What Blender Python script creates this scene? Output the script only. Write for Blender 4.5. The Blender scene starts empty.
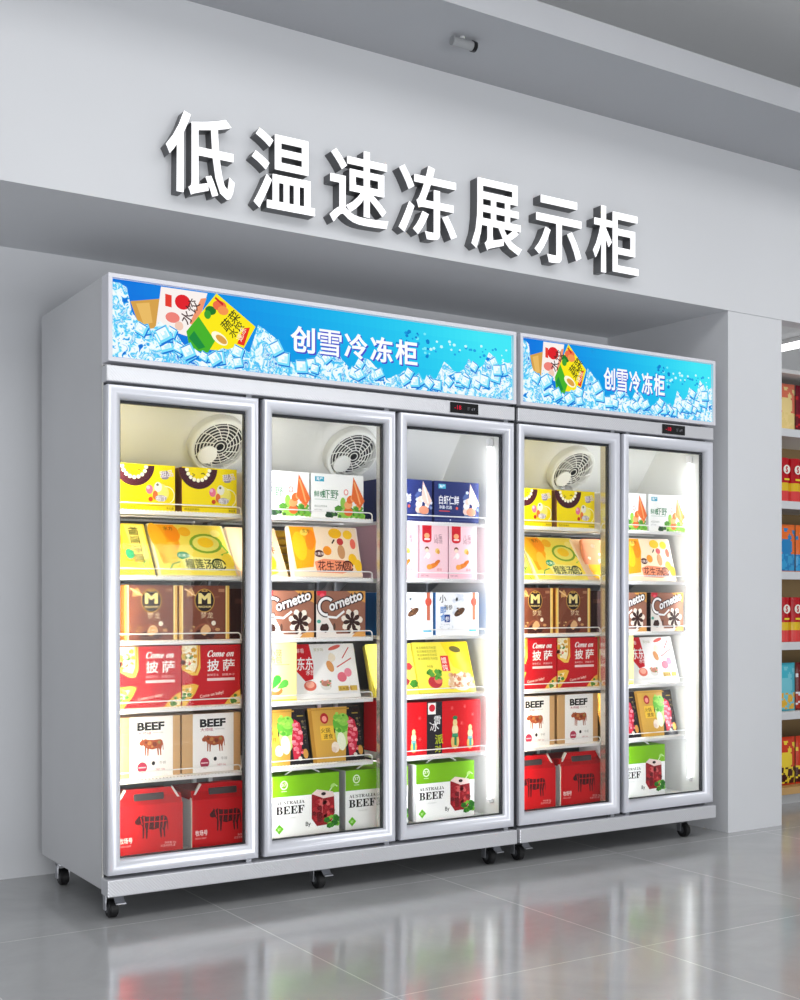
import bpy, bmesh, math, random
from mathutils import Vector, Matrix
random.seed(7)
S = bpy.context.scene
COL = S.collection
PI = math.pi

# ------------------------------------------------------------------ helpers
def lin(c):
    c = c/255.0
    return c/12.92 if c <= .04045 else ((c+.055)/1.055)**2.4
def rgb(r, g, b): return (lin(r), lin(g), lin(b), 1.0)

def mat(name, color=(.8, .8, .8, 1), rough=.5, metal=0., emit=None, es=0., spec=.5, coat=0.):
    m = bpy.data.materials.new(name); m.use_nodes = True
    b = m.node_tree.nodes['Principled BSDF']
    b.inputs['Base Color'].default_value = color
    b.inputs['Roughness'].default_value = rough
    b.inputs['Metallic'].default_value = metal
    b.inputs['Specular IOR Level'].default_value = spec
    b.inputs['Coat Weight'].default_value = coat
    if emit:
        b.inputs['Emission Color'].default_value = emit
        b.inputs['Emission Strength'].default_value = es
    return m
def N(m, t, **kw):
    n = m.node_tree.nodes.new(t)
    for k, v in kw.items(): setattr(n, k, v)
    return n
def L(m, a, b): m.node_tree.links.new(a, b)
def BS(m): return m.node_tree.nodes['Principled BSDF']

def mottle(m, c0, c1, scale=2., detail=4., bump=0., bscale=60.):
    tc = N(m, 'ShaderNodeTexCoord'); nz = N(m, 'ShaderNodeTexNoise')
    nz.inputs['Scale'].default_value = scale; nz.inputs['Detail'].default_value = detail
    L(m, tc.outputs['Object'], nz.inputs['Vector'])
    cr = N(m, 'ShaderNodeValToRGB')
    cr.color_ramp.elements[0].position = .3; cr.color_ramp.elements[1].position = .7
    cr.color_ramp.elements[0].color = c0; cr.color_ramp.elements[1].color = c1
    L(m, nz.outputs['Fac'], cr.inputs['Fac']); L(m, cr.outputs['Color'], BS(m).inputs['Base Color'])
    if bump:
        n2 = N(m, 'ShaderNodeTexNoise'); n2.inputs['Scale'].default_value = bscale
        L(m, tc.outputs['Object'], n2.inputs['Vector'])
        bp = N(m, 'ShaderNodeBump'); bp.inputs['Strength'].default_value = bump; bp.inputs['Distance'].default_value = .002
        L(m, n2.outputs['Fac'], bp.inputs['Height']); L(m, bp.outputs['Normal'], BS(m).inputs['Normal'])
    return m

M = {}
M['wall'] = mottle(mat('painted_wall', rough=.75), rgb(213, 215, 219), rgb(217, 219, 223), 1.2, 3, .06, 90)
M['ceil'] = mottle(mat('painted_ceiling', rough=.85), rgb(226, 227, 228), rgb(230, 231, 232), 1.2)
M['steel'] = mottle(mat('powder_coated_steel', rough=.38), rgb(206, 207, 210), rgb(210, 211, 214), 3, 3)
M['alu'] = mat('anodised_frame', rgb(236, 238, 247), .3, .35)
M['alu2'] = mat('light_box_frame', rgb(232, 232, 240), .35, .2)
M['dark'] = mat('dark_gasket', rgb(30, 33, 40), .5)
M['black'] = mat('black_rubber', rgb(20, 20, 22), .55)
M['blackp'] = mat('black_plastic', rgb(14, 14, 16), .25)
M['liner'] = mat('freezer_liner', rgb(226, 226, 222), .35)
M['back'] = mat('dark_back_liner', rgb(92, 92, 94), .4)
M['jamb'] = mat('bright_steel_jamb', rgb(214, 212, 208), .22, .75)
M['wire'] = mat('white_wire', rgb(240, 240, 240), .35)
M['chrome'] = mat('zinc_plated_metal', rgb(176, 178, 184), .3, .8)
M['fan'] = mat('fan_plastic', rgb(222, 222, 216), .4)
M['fandark'] = mat('fan_interior', rgb(40, 40, 42), .6)
M['led'] = mat('led_tube_cool', (1, 1, 1, 1), .4, emit=(.93, .96, 1, 1), es=2.2)
M['ledw'] = mat('led_tube_warm', (1, 1, 1, 1), .4, emit=(1, .88, .58, 1), es=3)
M['ledn'] = mat('led_tube_neutral', (1, 1, 1, 1), .4, emit=(1, .98, .93, 1), es=3)
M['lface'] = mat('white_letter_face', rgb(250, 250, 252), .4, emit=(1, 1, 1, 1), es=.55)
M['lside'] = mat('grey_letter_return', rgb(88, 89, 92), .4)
M['hub'] = mat('hub_plastic', rgb(70, 72, 76), .4)
M['red_led'] = mat('red_digits', rgb(200, 20, 40), .4, emit=(1, .03, .08, 1), es=1.2)
M['grey_led'] = mat('grey_digits', rgb(120, 120, 125), .4)
M['ribbed'] = mat('ribbed_aluminium', rgb(222, 223, 228), .32, .4)
def rib(m, scale, axis='Z'):
    tc = N(m, 'ShaderNodeTexCoord'); w = N(m, 'ShaderNodeTexWave', bands_direction=axis)
    w.inputs['Scale'].default_value = scale
    L(m, tc.outputs['Object'], w.inputs['Vector'])
    bp = N(m, 'ShaderNodeBump'); bp.inputs['Strength'].default_value = .3; bp.inputs['Distance'].default_value = .002
    L(m, w.outputs['Fac'], bp.inputs['Height']); L(m, bp.outputs['Normal'], BS(m).inputs['Normal'])
rib(M['ribbed'], 60, 'DIAGONAL')
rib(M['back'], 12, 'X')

# clear glass: fresnel mirror over clear transmission, no refraction
g = bpy.data.materials.new('clear_glass'); g.use_nodes = True
nt = g.node_tree; nt.nodes.clear()
o_ = nt.nodes.new('ShaderNodeOutputMaterial'); mx = nt.nodes.new('ShaderNodeMixShader')
fr = nt.nodes.new('ShaderNodeFresnel'); fr.inputs['IOR'].default_value = 1.22
tr = nt.nodes.new('ShaderNodeBsdfTransparent'); tr.inputs['Color'].default_value = (.985, .99, .99, 1)
gl = nt.nodes.new('ShaderNodeBsdfGlossy'); gl.inputs['Roughness'].default_value = .02
nt.links.new(fr.outputs[0], mx.inputs[0]); nt.links.new(tr.outputs[0], mx.inputs[1])
nt.links.new(gl.outputs[0], mx.inputs[2]); nt.links.new(mx.outputs[0], o_.inputs[0])
M['glass'] = g

# printed card / film : face colours carried by a colour attribute
def printed(name, rough, es=0., coat=0.):
    m = mat(name, rough=rough, coat=coat)
    a = N(m, 'ShaderNodeAttribute', attribute_name='ink')
    if es:
        L(m, a.outputs['Color'], BS(m).inputs['Emission Color'])
        BS(m).inputs['Emission Strength'].default_value = es
        BS(m).inputs['Base Color'].default_value = (0, 0, 0, 1)
        BS(m).inputs['Specular IOR Level'].default_value = .1
    else:
        L(m, a.outputs['Color'], BS(m).inputs['Base Color'])
        BS(m).inputs['Specular IOR Level'].default_value = .2
    return m
M['card'] = printed('printed_card', .45)
M['film'] = printed('printed_film', .3, coat=.08)
M['lit'] = printed('backlit_print', .5, es=1.02)

def finish(name, bm, m, parent=None, loc=None, smooth=False):
    me = bpy.data.meshes.new(name); bm.to_mesh(me); bm.free()
    if m is not None: me.materials.append(m)
    if smooth:
        for p in me.polygons: p.use_smooth = True
    o = bpy.data.objects.new(name, me); COL.objects.link(o)
    if parent: o.parent = parent
    if loc: o.location = loc
    return o
def bx(bm, x0, x1, y0, y1, z0, z1, bev=0.):
    r = bmesh.ops.create_cube(bm, size=1)
    bmesh.ops.scale(bm, vec=(x1-x0, y1-y0, z1-z0), verts=r['verts'])
    bmesh.ops.translate(bm, vec=((x0+x1)/2, (y0+y1)/2, (z0+z1)/2), verts=r['verts'])
    if bev:
        es = list({e for v in r['verts'] for e in v.link_edges})
        bmesh.ops.bevel(bm, geom=es, offset=bev, segments=2, affect='EDGES', profile=.5)
def boxobj(name, m, b, parent=None, bev=0.):
    bm = bmesh.new(); bx(bm, *b, bev=bev); return finish(name, bm, m, parent)
def cyl(bm, c, axis, r, l, n=24, r2=None):
    q = bmesh.ops.create_cone(bm, cap_ends=True, segments=n, radius1=r, radius2=r if r2 is None else r2, depth=l)
    rot = {'X': Matrix.Rotation(PI/2, 3, 'Y'), 'Y': Matrix.Rotation(PI/2, 3, 'X'), 'Z': Matrix.Identity(3)}[axis]
    bmesh.ops.rotate(bm, cent=(0, 0, 0), matrix=rot, verts=q['verts'])
    bmesh.ops.translate(bm, vec=c, verts=q['verts'])
    return q['verts']
def tube(bm, pts, r, n=6, closed=False):
    pts = [Vector(p) for p in pts]; rings = []; k = len(pts)
    up = Vector((.31, .17, .93))
    for i, p in enumerate(pts):
        if closed: t = pts[(i+1) % k]-pts[i-1]
        else: t = pts[min(i+1, k-1)]-pts[max(i-1, 0)]
        t.normalize(); a = t.cross(up)
        if a.length < .1: a = t.cross(Vector((1, 0, 0)))
        a.normalize(); b = t.cross(a)
        rings.append([bm.verts.new(p+a*r*math.cos(2*PI*j/n)+b*r*math.sin(2*PI*j/n)) for j in range(n)])
    for i in range(k if closed else k-1):
        A, B = rings[i], rings[(i+1) % k]
        for j in range(n): bm.faces.new((A[j], A[(j+1) % n], B[(j+1) % n], B[j]))
    if not closed:
        bm.faces.new(rings[0]); bm.faces.new(rings[-1][::-1])
def poly_prism(bm, pts, axis, a, b):
    def P(p, t): return {'X': (t, p[0], p[1]), 'Y': (p[0], t, p[1]), 'Z': (p[0], p[1], t)}[axis]
    A = [bm.verts.new(P(p, a)) for p in pts]; B = [bm.verts.new(P(p, b)) for p in pts]
    n = len(pts); bm.faces.new(A); bm.faces.new(B[::-1])
    for i in range(n): bm.faces.new((A[i], B[i], B[(i+1) % n], A[(i+1) % n]))
    bmesh.ops.recalc_face_normals(bm, faces=bm.faces[:])
def tag(o, label=None, cat=None, group=None, kind=None):
    if label: o['label'] = label
    if cat: o['category'] = cat
    if group: o['group'] = group
    if kind: o['kind'] = kind
    return o
def empty(name, loc):
    e = bpy.data.objects.new(name, None); e.location = loc; e.empty_display_size = .05; COL.objects.link(e); return e
def struct(name, m, b, cat='wall'):
    o = boxobj(name, m, b); tag(o, kind='structure'); return o

# ------------------------------------------------------------------ glyph outlines as meshes
_tc = {}
def glyphs(s, bold=0.):
    """2-D mesh of a string at size 1: (verts, faces, xmin, xmax)"""
    k = (s, bold)
    if k in _tc: return _tc[k]
    cu = bpy.data.curves.new('t', 'FONT'); cu.body = s; cu.size = 1; cu.resolution_u = 3
    o = bpy.data.objects.new('t', cu); COL.objects.link(o)
    dg = bpy.context.evaluated_depsgraph_get(); dg.update()
    me = bpy.data.meshes.new_from_object(o.evaluated_get(dg))
    v = [(p.co.x, p.co.y) for p in me.vertices]; f = [tuple(p.vertices) for p in me.polygons]
    bpy.data.objects.remove(o); bpy.data.curves.remove(cu); bpy.data.meshes.remove(me)
    if bold and f:
        bm = bmesh.new(); vs = [bm.verts.new((a, b, 0)) for a, b in v]
        for q in f:
            try: bm.faces.new([vs[i] for i in q])
            except ValueError: pass
        bmesh.ops.remove_doubles(bm, verts=bm.verts[:], dist=1e-5)
        bm.normal_update()
        for F_ in bm.faces:
            if F_.normal.z < 0: F_.normal_flip()
        mv = {}
        for e in bm.edges:
            if len(e.link_faces) != 1: continue
            lp = e.link_loops[0]; a, b = lp.vert.co, lp.link_loop_next.vert.co
            t = (b-a); 
            if t.length < 1e-7: continue
            t.normalize(); nn = Vector((t.y, -t.x, 0))
            for w in e.verts: mv.setdefault(w, []).append(nn)
        for w, ns in mv.items():
            a = ns[0]; b = ns[-1] if len(ns) > 1 else ns[0]
            m_ = a+b
            if m_.length < .3: m_ = a
            m_.normalize(); k_ = 1/max(.5, m_.dot(a))
            w.co += m_*bold*k_
        bm.verts.index_update(); v = [(w.co.x, w.co.y) for w in bm.verts]; f = [tuple(w.index for w in F_.verts) for F_ in bm.faces]; bm.free()
    xs = [p[0] for p in v] or [0, 1]; ys = [p[1] for p in v] or [0, 1]
    _tc[k] = (v, f, min(xs), max(xs), min(ys), max(ys)); return _tc[k]
def solid_text(s, bold, x0, x1, z0, z1, y0, y1):
    """extruded glyph fitted in a rectangle of the XZ plane"""
    v, f, a, b, c, d = glyphs(s, bold)
    bm = bmesh.new()
    vs = [bm.verts.new((x0+(p[0]-a)/(b-a)*(x1-x0), y0, z0+(p[1]-c)/(d-c)*(z1-z0))) for p in v]
    for q in f:
        try: bm.faces.new([vs[i] for i in q])
        except ValueError: pass
    bmesh.ops.remove_doubles(bm, verts=bm.verts[:], dist=1e-6)
    r = bmesh.ops.extrude_face_region(bm, geom=bm.faces[:])
    bmesh.ops.translate(bm, vec=(0, y1-y0, 0), verts=[e for e in r['geom'] if isinstance(e, bmesh.types.BMVert)])
    bmesh.ops.recalc_face_normals(bm, faces=bm.faces[:])
    return bm

class Art:
    """flat coloured shapes laid on one another on a front panel; u,v in 0..1"""
    STEP = .00006
    def __init__(s, w, h, bg=None):
        s.w, s.h, s.V, s.F, s.C, s.k = w, h, [], [], [], 1
        if bg: s.rect(0, 0, 1, 1, bg)
    def add(s, pts, faces, c):
        n = len(s.V); y = -s.k*s.STEP
        s.V += [(p[0]*s.w-s.w/2, y, p[1]*s.h) for p in pts]
        s.F += [tuple(i+n for i in f) for f in faces]
        s.C += [c]*len(faces) if not isinstance(c, list) else c
        s.k += 1; return s
    def poly(s, pts, c): return s.add(pts, [tuple(range(len(pts)))], c)
    def rect(s, a, b, c, d, col): return s.poly([(a, b), (c, b), (c, d), (a, d)], col)
    def ell(s, cx, cy, rx, ry=None, c=None, rot=0, n=18):
        """radii in units of the panel height"""
        ry = rx if ry is None else ry; q = s.h/s.w; R = math.radians(rot)
        P = []
        for i in range(n):
            a, b = rx*math.cos(2*PI*i/n), ry*math.sin(2*PI*i/n)
            P.append((cx+(a*math.cos(R)-b*math.sin(R))*q, cy+a*math.sin(R)+b*math.cos(R)))
        return s.poly(P, c)
    def arc(s, cx, cy, r0, r1, a0, a1, c, n=20):
        q = s.h/s.w; P = []
        for i in range(n+1):
            t = math.radians(a0+(a1-a0)*i/n); P += [(cx+r0*math.cos(t)*q, cy+r0*math.sin(t)), (cx+r1*math.cos(t)*q, cy+r1*math.sin(t))]
        return s.add(P, [(2*i, 2*i+1, 2*i+3, 2*i+2) for i in range(n)], c)
    def line(s, pts, wd, c):
        q = s.h/s.w; P = []
        X = [Vector((p[0]/q, p[1])) for p in pts]
        for i, p in enumerate(X):
            t = (X[min(i+1, len(X)-1)]-X[max(i-1, 0)]).normalized(); nn = Vector((-t.y, t.x))*wd/2
            P += [((p+nn).x*q, (p+nn).y), ((p-nn).x*q, (p-nn).y)]
        return s.add(P, [(2*i, 2*i+1, 2*i+3, 2*i+2) for i in range(len(X)-1)], c)
    def text(s, t, x, y, size, c, bold=0., rot=0, sx=1., anchor='l', width=None, shear=0., box=None):
        """size in panel heights (em); x,y = left/centre of baseline. box=(x0,y0,x1,y1) fits it"""
        if ord(t[0]) > 255 and ord(t[0]) < 65000: bold *= .45
        v, f, a, b, cc, d = glyphs(t, bold); q = s.h/s.w; R = math.radians(rot)
        if box:
            x0, y0, x1, y1 = box
            P = [(x0+(p[0]-a)/(b-a)*(x1-x0)+shear*(p[1]-cc)/(d-cc)*(x1-x0), y0+(p[1]-cc)/(d-cc)*(y1-y0)) for p in v]
            return s.add(P, f, c)
        if width: sx = width/q/(size*(b-a))
        off = {'l': -a, 'c': -(a+b)/2, 'r': -b}[anchor]; P = []
        for p in v:
            px, py = (p[0]+off)*size*sx+shear*p[1]*size, p[1]*size
            P.append((x+(px*math.cos(R)-py*math.sin(R))*q, y+px*math.sin(R)+py*math.cos(R)))
        return s.add(P, f, c)
    def blob(s, cx, cy, r, c, n=11, jit=.3, sy=1., seed=1):
        rr = random.Random(seed); q = s.h/s.w
        return s.poly([(cx+r*(1-jit*rr.random())*math.cos(2*PI*i/n)*q, cy+r*sy*(1-jit*rr.random())*math.sin(2*PI*i/n)) for i in range(n)], c)
    def speck(s, x0, y0, x1, y1, r, cols, n, seed=1):
        rr = random.Random(seed); P = []; F = []; C = []; q = s.h/s.w
        for k in range(n):
            cx, cy, e, t = x0+(x1-x0)*rr.random(), y0+(y1-y0)*rr.random(), r*(.5+.6*rr.random()), rr.random()*3
            b = len(P)
            P += [(cx+e*math.cos(t+i*2*PI/5)*q, cy+e*.8*math.sin(t+i*2*PI/5)) for i in range(5)]
            F.append(tuple(range(b, b+5))); C.append(rr.choice(cols))
        # a few layers so overlapping flecks do not share a plane
        for L_ in range(3):
            ids = [i for i in range(len(F)) if i % 3 == L_]
            if ids:
                PP = [p for i in ids for p in P[5*i:5*i+5]]
                s.add(PP, [tuple(range(5*j, 5*j+5)) for j in range(len(ids))], [C[i] for i in ids])
        return s

def to_mesh(name, bodies, art, m, parent=None, tilt=0.):
    """bodies: list of (bm, colour function(normal)->colour)"""
    V = []; F = []; C = []
    for bm, cf in bodies:
        bm.verts.ensure_lookup_table(); bm.verts.index_update(); n = len(V); bm.normal_update()
        V += [tuple(v.co) for v in bm.verts]
        for f in bm.faces:
            F.append(tuple(v.index+n for v in f.verts)); C.append(cf(f) if callable(cf) else cf)
        bm.free()
    if art:
        n = len(V); V += art.V; F += [tuple(i+n for i in f) for f in art.F]; C += art.C
    me = bpy.data.meshes.new(name); me.from_pydata(V, [], F)
    at = me.color_attributes.new('ink', 'FLOAT_COLOR', 'CORNER')
    for p, c in zip(me.polygons, C):
        for li in p.loop_indices: at.data[li].color = c
    me.materials.append(m)
    o = bpy.data.objects.new(name, me); COL.objects.link(o)
    if parent: o.parent = parent
    return o

# ------------------------------------------------------------------ the room
# floor: polished grey tiles 0.85 x 1.04 m with pale joints
fm = mat('polished_floor_tile', rough=.16)
tc = N(fm, 'ShaderNodeTexCoord'); mp = N(fm, 'ShaderNodeMapping')
mp.inputs['Location'].default_value = (-.372, .062, 0)
L(fm, tc.outputs['Object'], mp.inputs['Vector'])
br = N(fm, 'ShaderNodeTexBrick'); br.offset = 0; br.squash = 1
br.inputs['Scale'].default_value = 1; br.inputs['Brick Width'].default_value = .85; br.inputs['Row Height'].default_value = 1.04
br.inputs['Mortar Size'].default_value = .0020; br.inputs['Mortar Smooth'].default_value = 0
br.inputs['Color1'].default_value = rgb(168, 169, 170); br.inputs['Color2'].default_value = rgb(172, 173, 174); br.inputs['Mortar'].default_value = rgb(208, 208, 208)
L(fm, mp.outputs[0], br.inputs['Vector'])
nz = N(fm, 'ShaderNodeTexNoise'); nz.inputs['Scale'].default_value = 2.2; nz.inputs['Detail'].default_value = 8; nz.inputs['Roughness'].default_value = .62; nz.inputs['Distortion'].default_value = .6
L(fm, tc.outputs['Object'], nz.inputs['Vector'])
mr = N(fm, 'ShaderNodeMapRange'); mr.inputs['From Min'].default_value = .3; mr.inputs['From Max'].default_value = .7; mr.inputs['To Min'].default_value = .88; mr.inputs['To Max'].default_value = 1.1
L(fm, nz.outputs['Fac'], mr.inputs['Value'])
vm = N(fm, 'ShaderNodeVectorMath', operation='SCALE'); L(fm, br.outputs['Color'], vm.inputs[0]); L(fm, mr.outputs[0], vm.inputs['Scale'])
L(fm, vm.outputs[0], BS(fm).inputs['Base Color'])
m2 = N(fm, 'ShaderNodeMapRange'); m2.inputs['From Min'].default_value = .3; m2.inputs['From Max'].default_value = .7; m2.inputs['To Min'].default_value = .10; m2.inputs['To Max'].default_value = .17
L(fm, nz.outputs['Fac'], m2.inputs['Value']); L(fm, m2.outputs[0], BS(fm).inputs['Roughness'])
bp = N(fm, 'ShaderNodeBump'); bp.inputs['Strength'].default_value = .25; bp.inputs['Distance'].default_value = .002; bp.invert = True
L(fm, br.outputs['Fac'], bp.inputs['Height']); L(fm, bp.outputs['Normal'], BS(fm).inputs['Normal'])
BS(fm).inputs['Specular IOR Level'].default_value = .62
FLOOR = struct('floor', fm, (-4, 8, -8, 5, -.1, 0))

struct('wall_back', M['wall'], (-4, 2.77, .775, .9, 0, 2.285))
def wallprism(name, pts, axis, a, b, m):
    bm = bmesh.new(); poly_prism(bm, pts, axis, a, b); return tag(finish(name, bm, m), kind='structure')
# header wall over the recess with the projecting bulkhead above it (Y,Z outline)
wallprism('wall_upper', [(0, 2.262), (.9, 2.285), (.9, 3.052), (0, 3.052)], 'X', -4, 3.0, M['wall'])
wallprism('wall_upper_right', [(0, 2.262), (.08, 2.262), (.08, 3.052), (0, 3.052)], 'X', 3.0, 8, M['wall'])
struct('trim_2', mottle(mat('bulkhead_painted_shade', rough=.8), rgb(178, 180, 185), rgb(182, 184, 189), 1.2), (-4, 8, -.446, -.0002, 2.952, 3.052))  # wall paint darkened on the bulkhead: its shade is put into the colour
wallprism('wall_right', [(.004, 0), (.9, 0), (.9, 2.2849), (.004, 2.262)], 'X', 2.77, 3.112, M['wall'])
struct('ceiling', M['ceil'], (-4, 8, -8, .9, 3.36, 3.44))
struct('wall_far', M['wall'], (2.9, 8, 4.4, 4.5, 0, 2.9))
struct('trim_1', M['ceil'], (3.0, 8, .08, 4.5, 2.8, 2.88))      # low ceiling of the shop beyond
struct('baseboard_far', M['steel'], (2.9, 8, 4.385, 4.4, 0, .08))

# tube of the ceiling light in the shop beyond the pillar
cl = empty('ceiling_light', (5.55, 2.35, 2.8))
bm = bmesh.new(); bx(bm, -.07, .07, -1.2, 1.2, -.03, 0, .004); finish('housing', bm, M['wire'], cl)
bm = bmesh.new(); bx(bm, -.055, .055, -1.18, 1.18, -.05, -.03, .006); finish('diffuser', bm, mat('shop_tube', (1, 1, 1, 1), emit=(1, 1, 1, 1), es=4), cl)
tag(cl, 'long white ceiling light glowing in the shop beyond the pillar', 'ceiling light')

# little cylindrical spotlight under the bulkhead
sp = empty('spotlight', (1.2, -.266, 2.952))
bm = bmesh.new(); cyl(bm, (-.03, 0, -.022), 'X', .016, .085); finish('lamp_body', bm, mat('grey_lamp_body', rgb(160, 162, 165), .5), sp)
bm = bmesh.new(); cyl(bm, (.018, 0, -.022), 'X', .0185, .014); finish('lens_ring', bm, M['blackp'], sp)
bm = bmesh.new(); cyl(bm, (-.03, 0, -.004), 'Z', .01, .008); finish('mount', bm, M['steel'], sp)
tag(sp, 'small dark-ended spotlight under the bulkhead above the white characters', 'spotlight')

# ------------------------------------------------------------------ the seven raised characters
LET = [('低', .175, .413, 'first character from the left'), ('温', .475, .711, 'second character from the left'),
       ('速', .769, 1.005, 'third character from the left'), ('冻', 1.049, 1.300, 'fourth character, middle one of the seven'),
       ('展', 1.367, 1.600, 'third character from the right'), ('示', 1.663, 1.895, 'second character from the right'),
       ('柜', 1.956, 2.196, 'last character at the right end')]
for ch, a, b, w in LET:
    r = empty('sign_letter', ((a+b)/2, 0, 2.31))
    c = (a+b)/2
    z0, z1 = (-.002, .262)
    if ch == '示': z1 = .25
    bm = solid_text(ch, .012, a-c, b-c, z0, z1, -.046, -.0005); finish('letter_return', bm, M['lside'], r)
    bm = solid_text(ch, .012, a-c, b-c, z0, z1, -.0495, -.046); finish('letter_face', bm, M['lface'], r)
    tag(r, 'white raised sign character %s on grey header wall, %s' % (ch, w), 'sign letter', 'raised characters on the header wall')

# ------------------------------------------------------------------ freezers
IceM = mat('backlit_ice_print', (0, 0, 0, 1), .5, spec=.1)
def ice_nodes(m):
    tc = N(m, 'ShaderNodeTexCoord')
    n0 = N(m, 'ShaderNodeTexNoise'); n0.inputs['Scale'].default_value = 14; n0.inputs['Detail'].default_value = 3
    L(m, tc.outputs['Object'], n0.inputs['Vector'])
    ad = N(m, 'ShaderNodeVectorMath', operation='MULTIPLY_ADD'); ad.inputs[1].default_value = (.09, .09, .09)
    L(m, n0.outputs['Color'], ad.inputs[0]); L(m, tc.outputs['Object'], ad.inputs[2])
    v = N(m, 'ShaderNodeTexVoronoi', feature='F1', distance='CHEBYCHEV'); v.inputs['Scale'].default_value = 15
    L(m, ad.outputs[0], v.inputs['Vector'])
    n1 = N(m, 'ShaderNodeTexNoise'); n1.inputs['Scale'].default_value = 34; n1.inputs['Detail'].default_value = 2; n1.inputs['Distortion'].default_value = 1.5
    L(m, tc.outputs['Object'], n1.inputs['Vector'])
    mx = N(m, 'ShaderNodeMath', operation='MULTIPLY_ADD'); L(m, v.outputs['Distance'], mx.inputs[0]); mx.inputs[1].default_value = .55
    L(m, n1.outputs['Fac'], mx.inputs[2])
    cr = N(m, 'ShaderNodeValToRGB'); e = cr.color_ramp.elements
    e[0].position = .42; e[0].color = rgb(10, 110, 215); e[1].position = 1.0; e[1].color = rgb(20, 130, 225)
    for p, c in ((.50, rgb(40, 185, 245)), (.56, rgb(250, 255, 255)), (.70, rgb(235, 252, 255)), (.76, rgb(120, 225, 252)), (.82, rgb(40, 180, 245)), (.90, rgb(215, 248, 255))):
        q = e.new(p); q.color = c
    L(m, mx.outputs[0], cr.inputs['Fac']); L(m, cr.outputs['Color'], BS(m).inputs['Emission Color'])
    BS(m).inputs['Emission Strength'].default_value = 1.0
ice_nodes(IceM)

def header_art(W, H):
    A = Art(W, H)
    n = 60; P = []; F = []; C = []
    for j in range(7):
        for i in range(n+1): P.append((i/n, j/6))
    for j in range(6):
        for i in range(n):
            b = j*(n+1)+i; F.append((b, b+1, b+n+2, b+n+1))
            t = (i+.5)/n; q = max(0, min(1, t*1.15-.1+(j-3)*.03))
            C.append(rgb(4+60*q*q, 118+112*q, 222+24*q))
    A.add(P, F, C)
    A.k = 6
    # tan pouch, white and red pack, yellow and green pouch
    A.poly([(.038, .74), (.105, .83), (.115, .40), (.06, .38)], rgb(212, 160, 74))
    A.poly([(.05, .72), (.078, .755), (.085, .5), (.066, .46)], rgb(232, 186, 100))
    A.poly([(.092, .46), (.103, .985), (.205, .985), (.175, .36)], rgb(248, 240, 236))
    A.poly([(.112, .74), (.112, .9), (.126, .89), (.126, .73)], rgb(226, 60, 46))
    A.ell(.15, .82, .11, .1, rgb(222, 30, 40)); A.ell(.128, .6, .1, .07, rgb(236, 130, 120)); A.ell(.142, .5, .06, .06, rgb(240, 200, 180))
    A.poly([(.165, .55), (.19, .9), (.203, .92), (.18, .52)], rgb(238, 150, 110))
    A.text('水饺', .162, .52, .18, rgb(70, 40, 40), .02, 62)
    # the yellow pouch
    A.poly([(.225, 1.0), (.315, .62), (.275, .16), (.235, .24), (.165, .22), (.158, .44)], rgb(250, 232, 20))
    A.poly([(.158, .44), (.185, .66), (.222, .36), (.205, .18), (.165, .22)], rgb(70, 178, 40))
    A.poly([(.163, .36), (.175, .46), (.2, .26), (.185, .22)], rgb(24, 140, 60))
    A.ell(.212, .76, .08, .06, rgb(30, 120, 40)); A.ell(.205, .7, .05, .06, rgb(60, 160, 50))
    A.ell(.232, .84, .10, .07, rgb(238, 110, 70)); A.ell(.24, .78, .08, .06, rgb(244, 150, 80)); A.line([(.222, .94), (.24, .86)], .03, rgb(200, 40, 40))
    A.ell(.232, .4, .13, .07, rgb(252, 250, 220), -30); A.ell(.236, .39, .09, .045, rgb(220, 160, 70), -30)
    A.text('蔬菜', .247, .5, .16, rgb(50, 60, 20), .025, 48)
    A.text('水饺', .262, .42, .13, rgb(50, 60, 20), .025, 48)
    A.poly([(.272, .36), (.288, .58), (.302, .6), (.288, .34)], rgb(232, 50, 36)); A.text('速冻', .281, .39, .1, rgb(255, 235, 200), .02, 66)
    T_ = Art(W, H); T_.k = 1
    t = '创雪冷冻柜'
    for i, c in enumerate(t):
        x = .395+i*.0668
        for dx, dy, col in ((.0034, -.02, rgb(80, 60, 190)), (.0017, -.01, rgb(60, 90, 210)), (0, 0, rgb(252, 254, 255))):
            T_.text(c, 0, 0, 1, col, .02 if c == '雪' else .055, box=(x+dx, .335+dy, x+.0600+dx, .70+dy))
    T_.STEP = .00008
    # splash flecks
    A.speck(.67, .5, .76, .85, .035, [rgb(20, 150, 220), rgb(10, 130, 205), rgb(120, 235, 250)], 34, 5)
    A.speck(.76, .55, .99, .78, .03, [rgb(30, 160, 225), rgb(200, 250, 255)], 30, 6)
    return A, T_
def ice_regions(W, H):
    """outlines (u,v) of heaps of ice cubes"""
    rr = random.Random(3); R = []
    def heap(prof):
        pts = []
        for (x0, y0), (x1, y1) in zip(prof, prof[1:]):
            m = max(1, int(abs(x1-x0)/.012))
            for i in range(m):
                t = i/m; pts.append((x0+(x1-x0)*t, y0+(y1-y0)*t+rr.uniform(-.05, .05)))
        return pts
    top = heap([(0, .98), (.03, .92), (.04, .6), (.06, .42), (.1, .5), (.135, .42), (.15, .22), (.2, .16), (.25, .26), (.28, .3), (.3, .3), (.32, .62), (.36, .55), (.39, .2),
                (.43, .12), (.47, .38), (.51, .46), (.55, .2), (.585, .38), (.61, .3), (.64, .12), (.69, .22), (.72, .08), (.78, .18), (.8, .42), (.84, .3), (.87, .52), (.9, .44), (.93, .66), (.96, .52), (1, .6)])+[(1, .6)]
    return [(max(0, min(1, x)), max(.02, min(.99, y))) for x, y in top]

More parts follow.
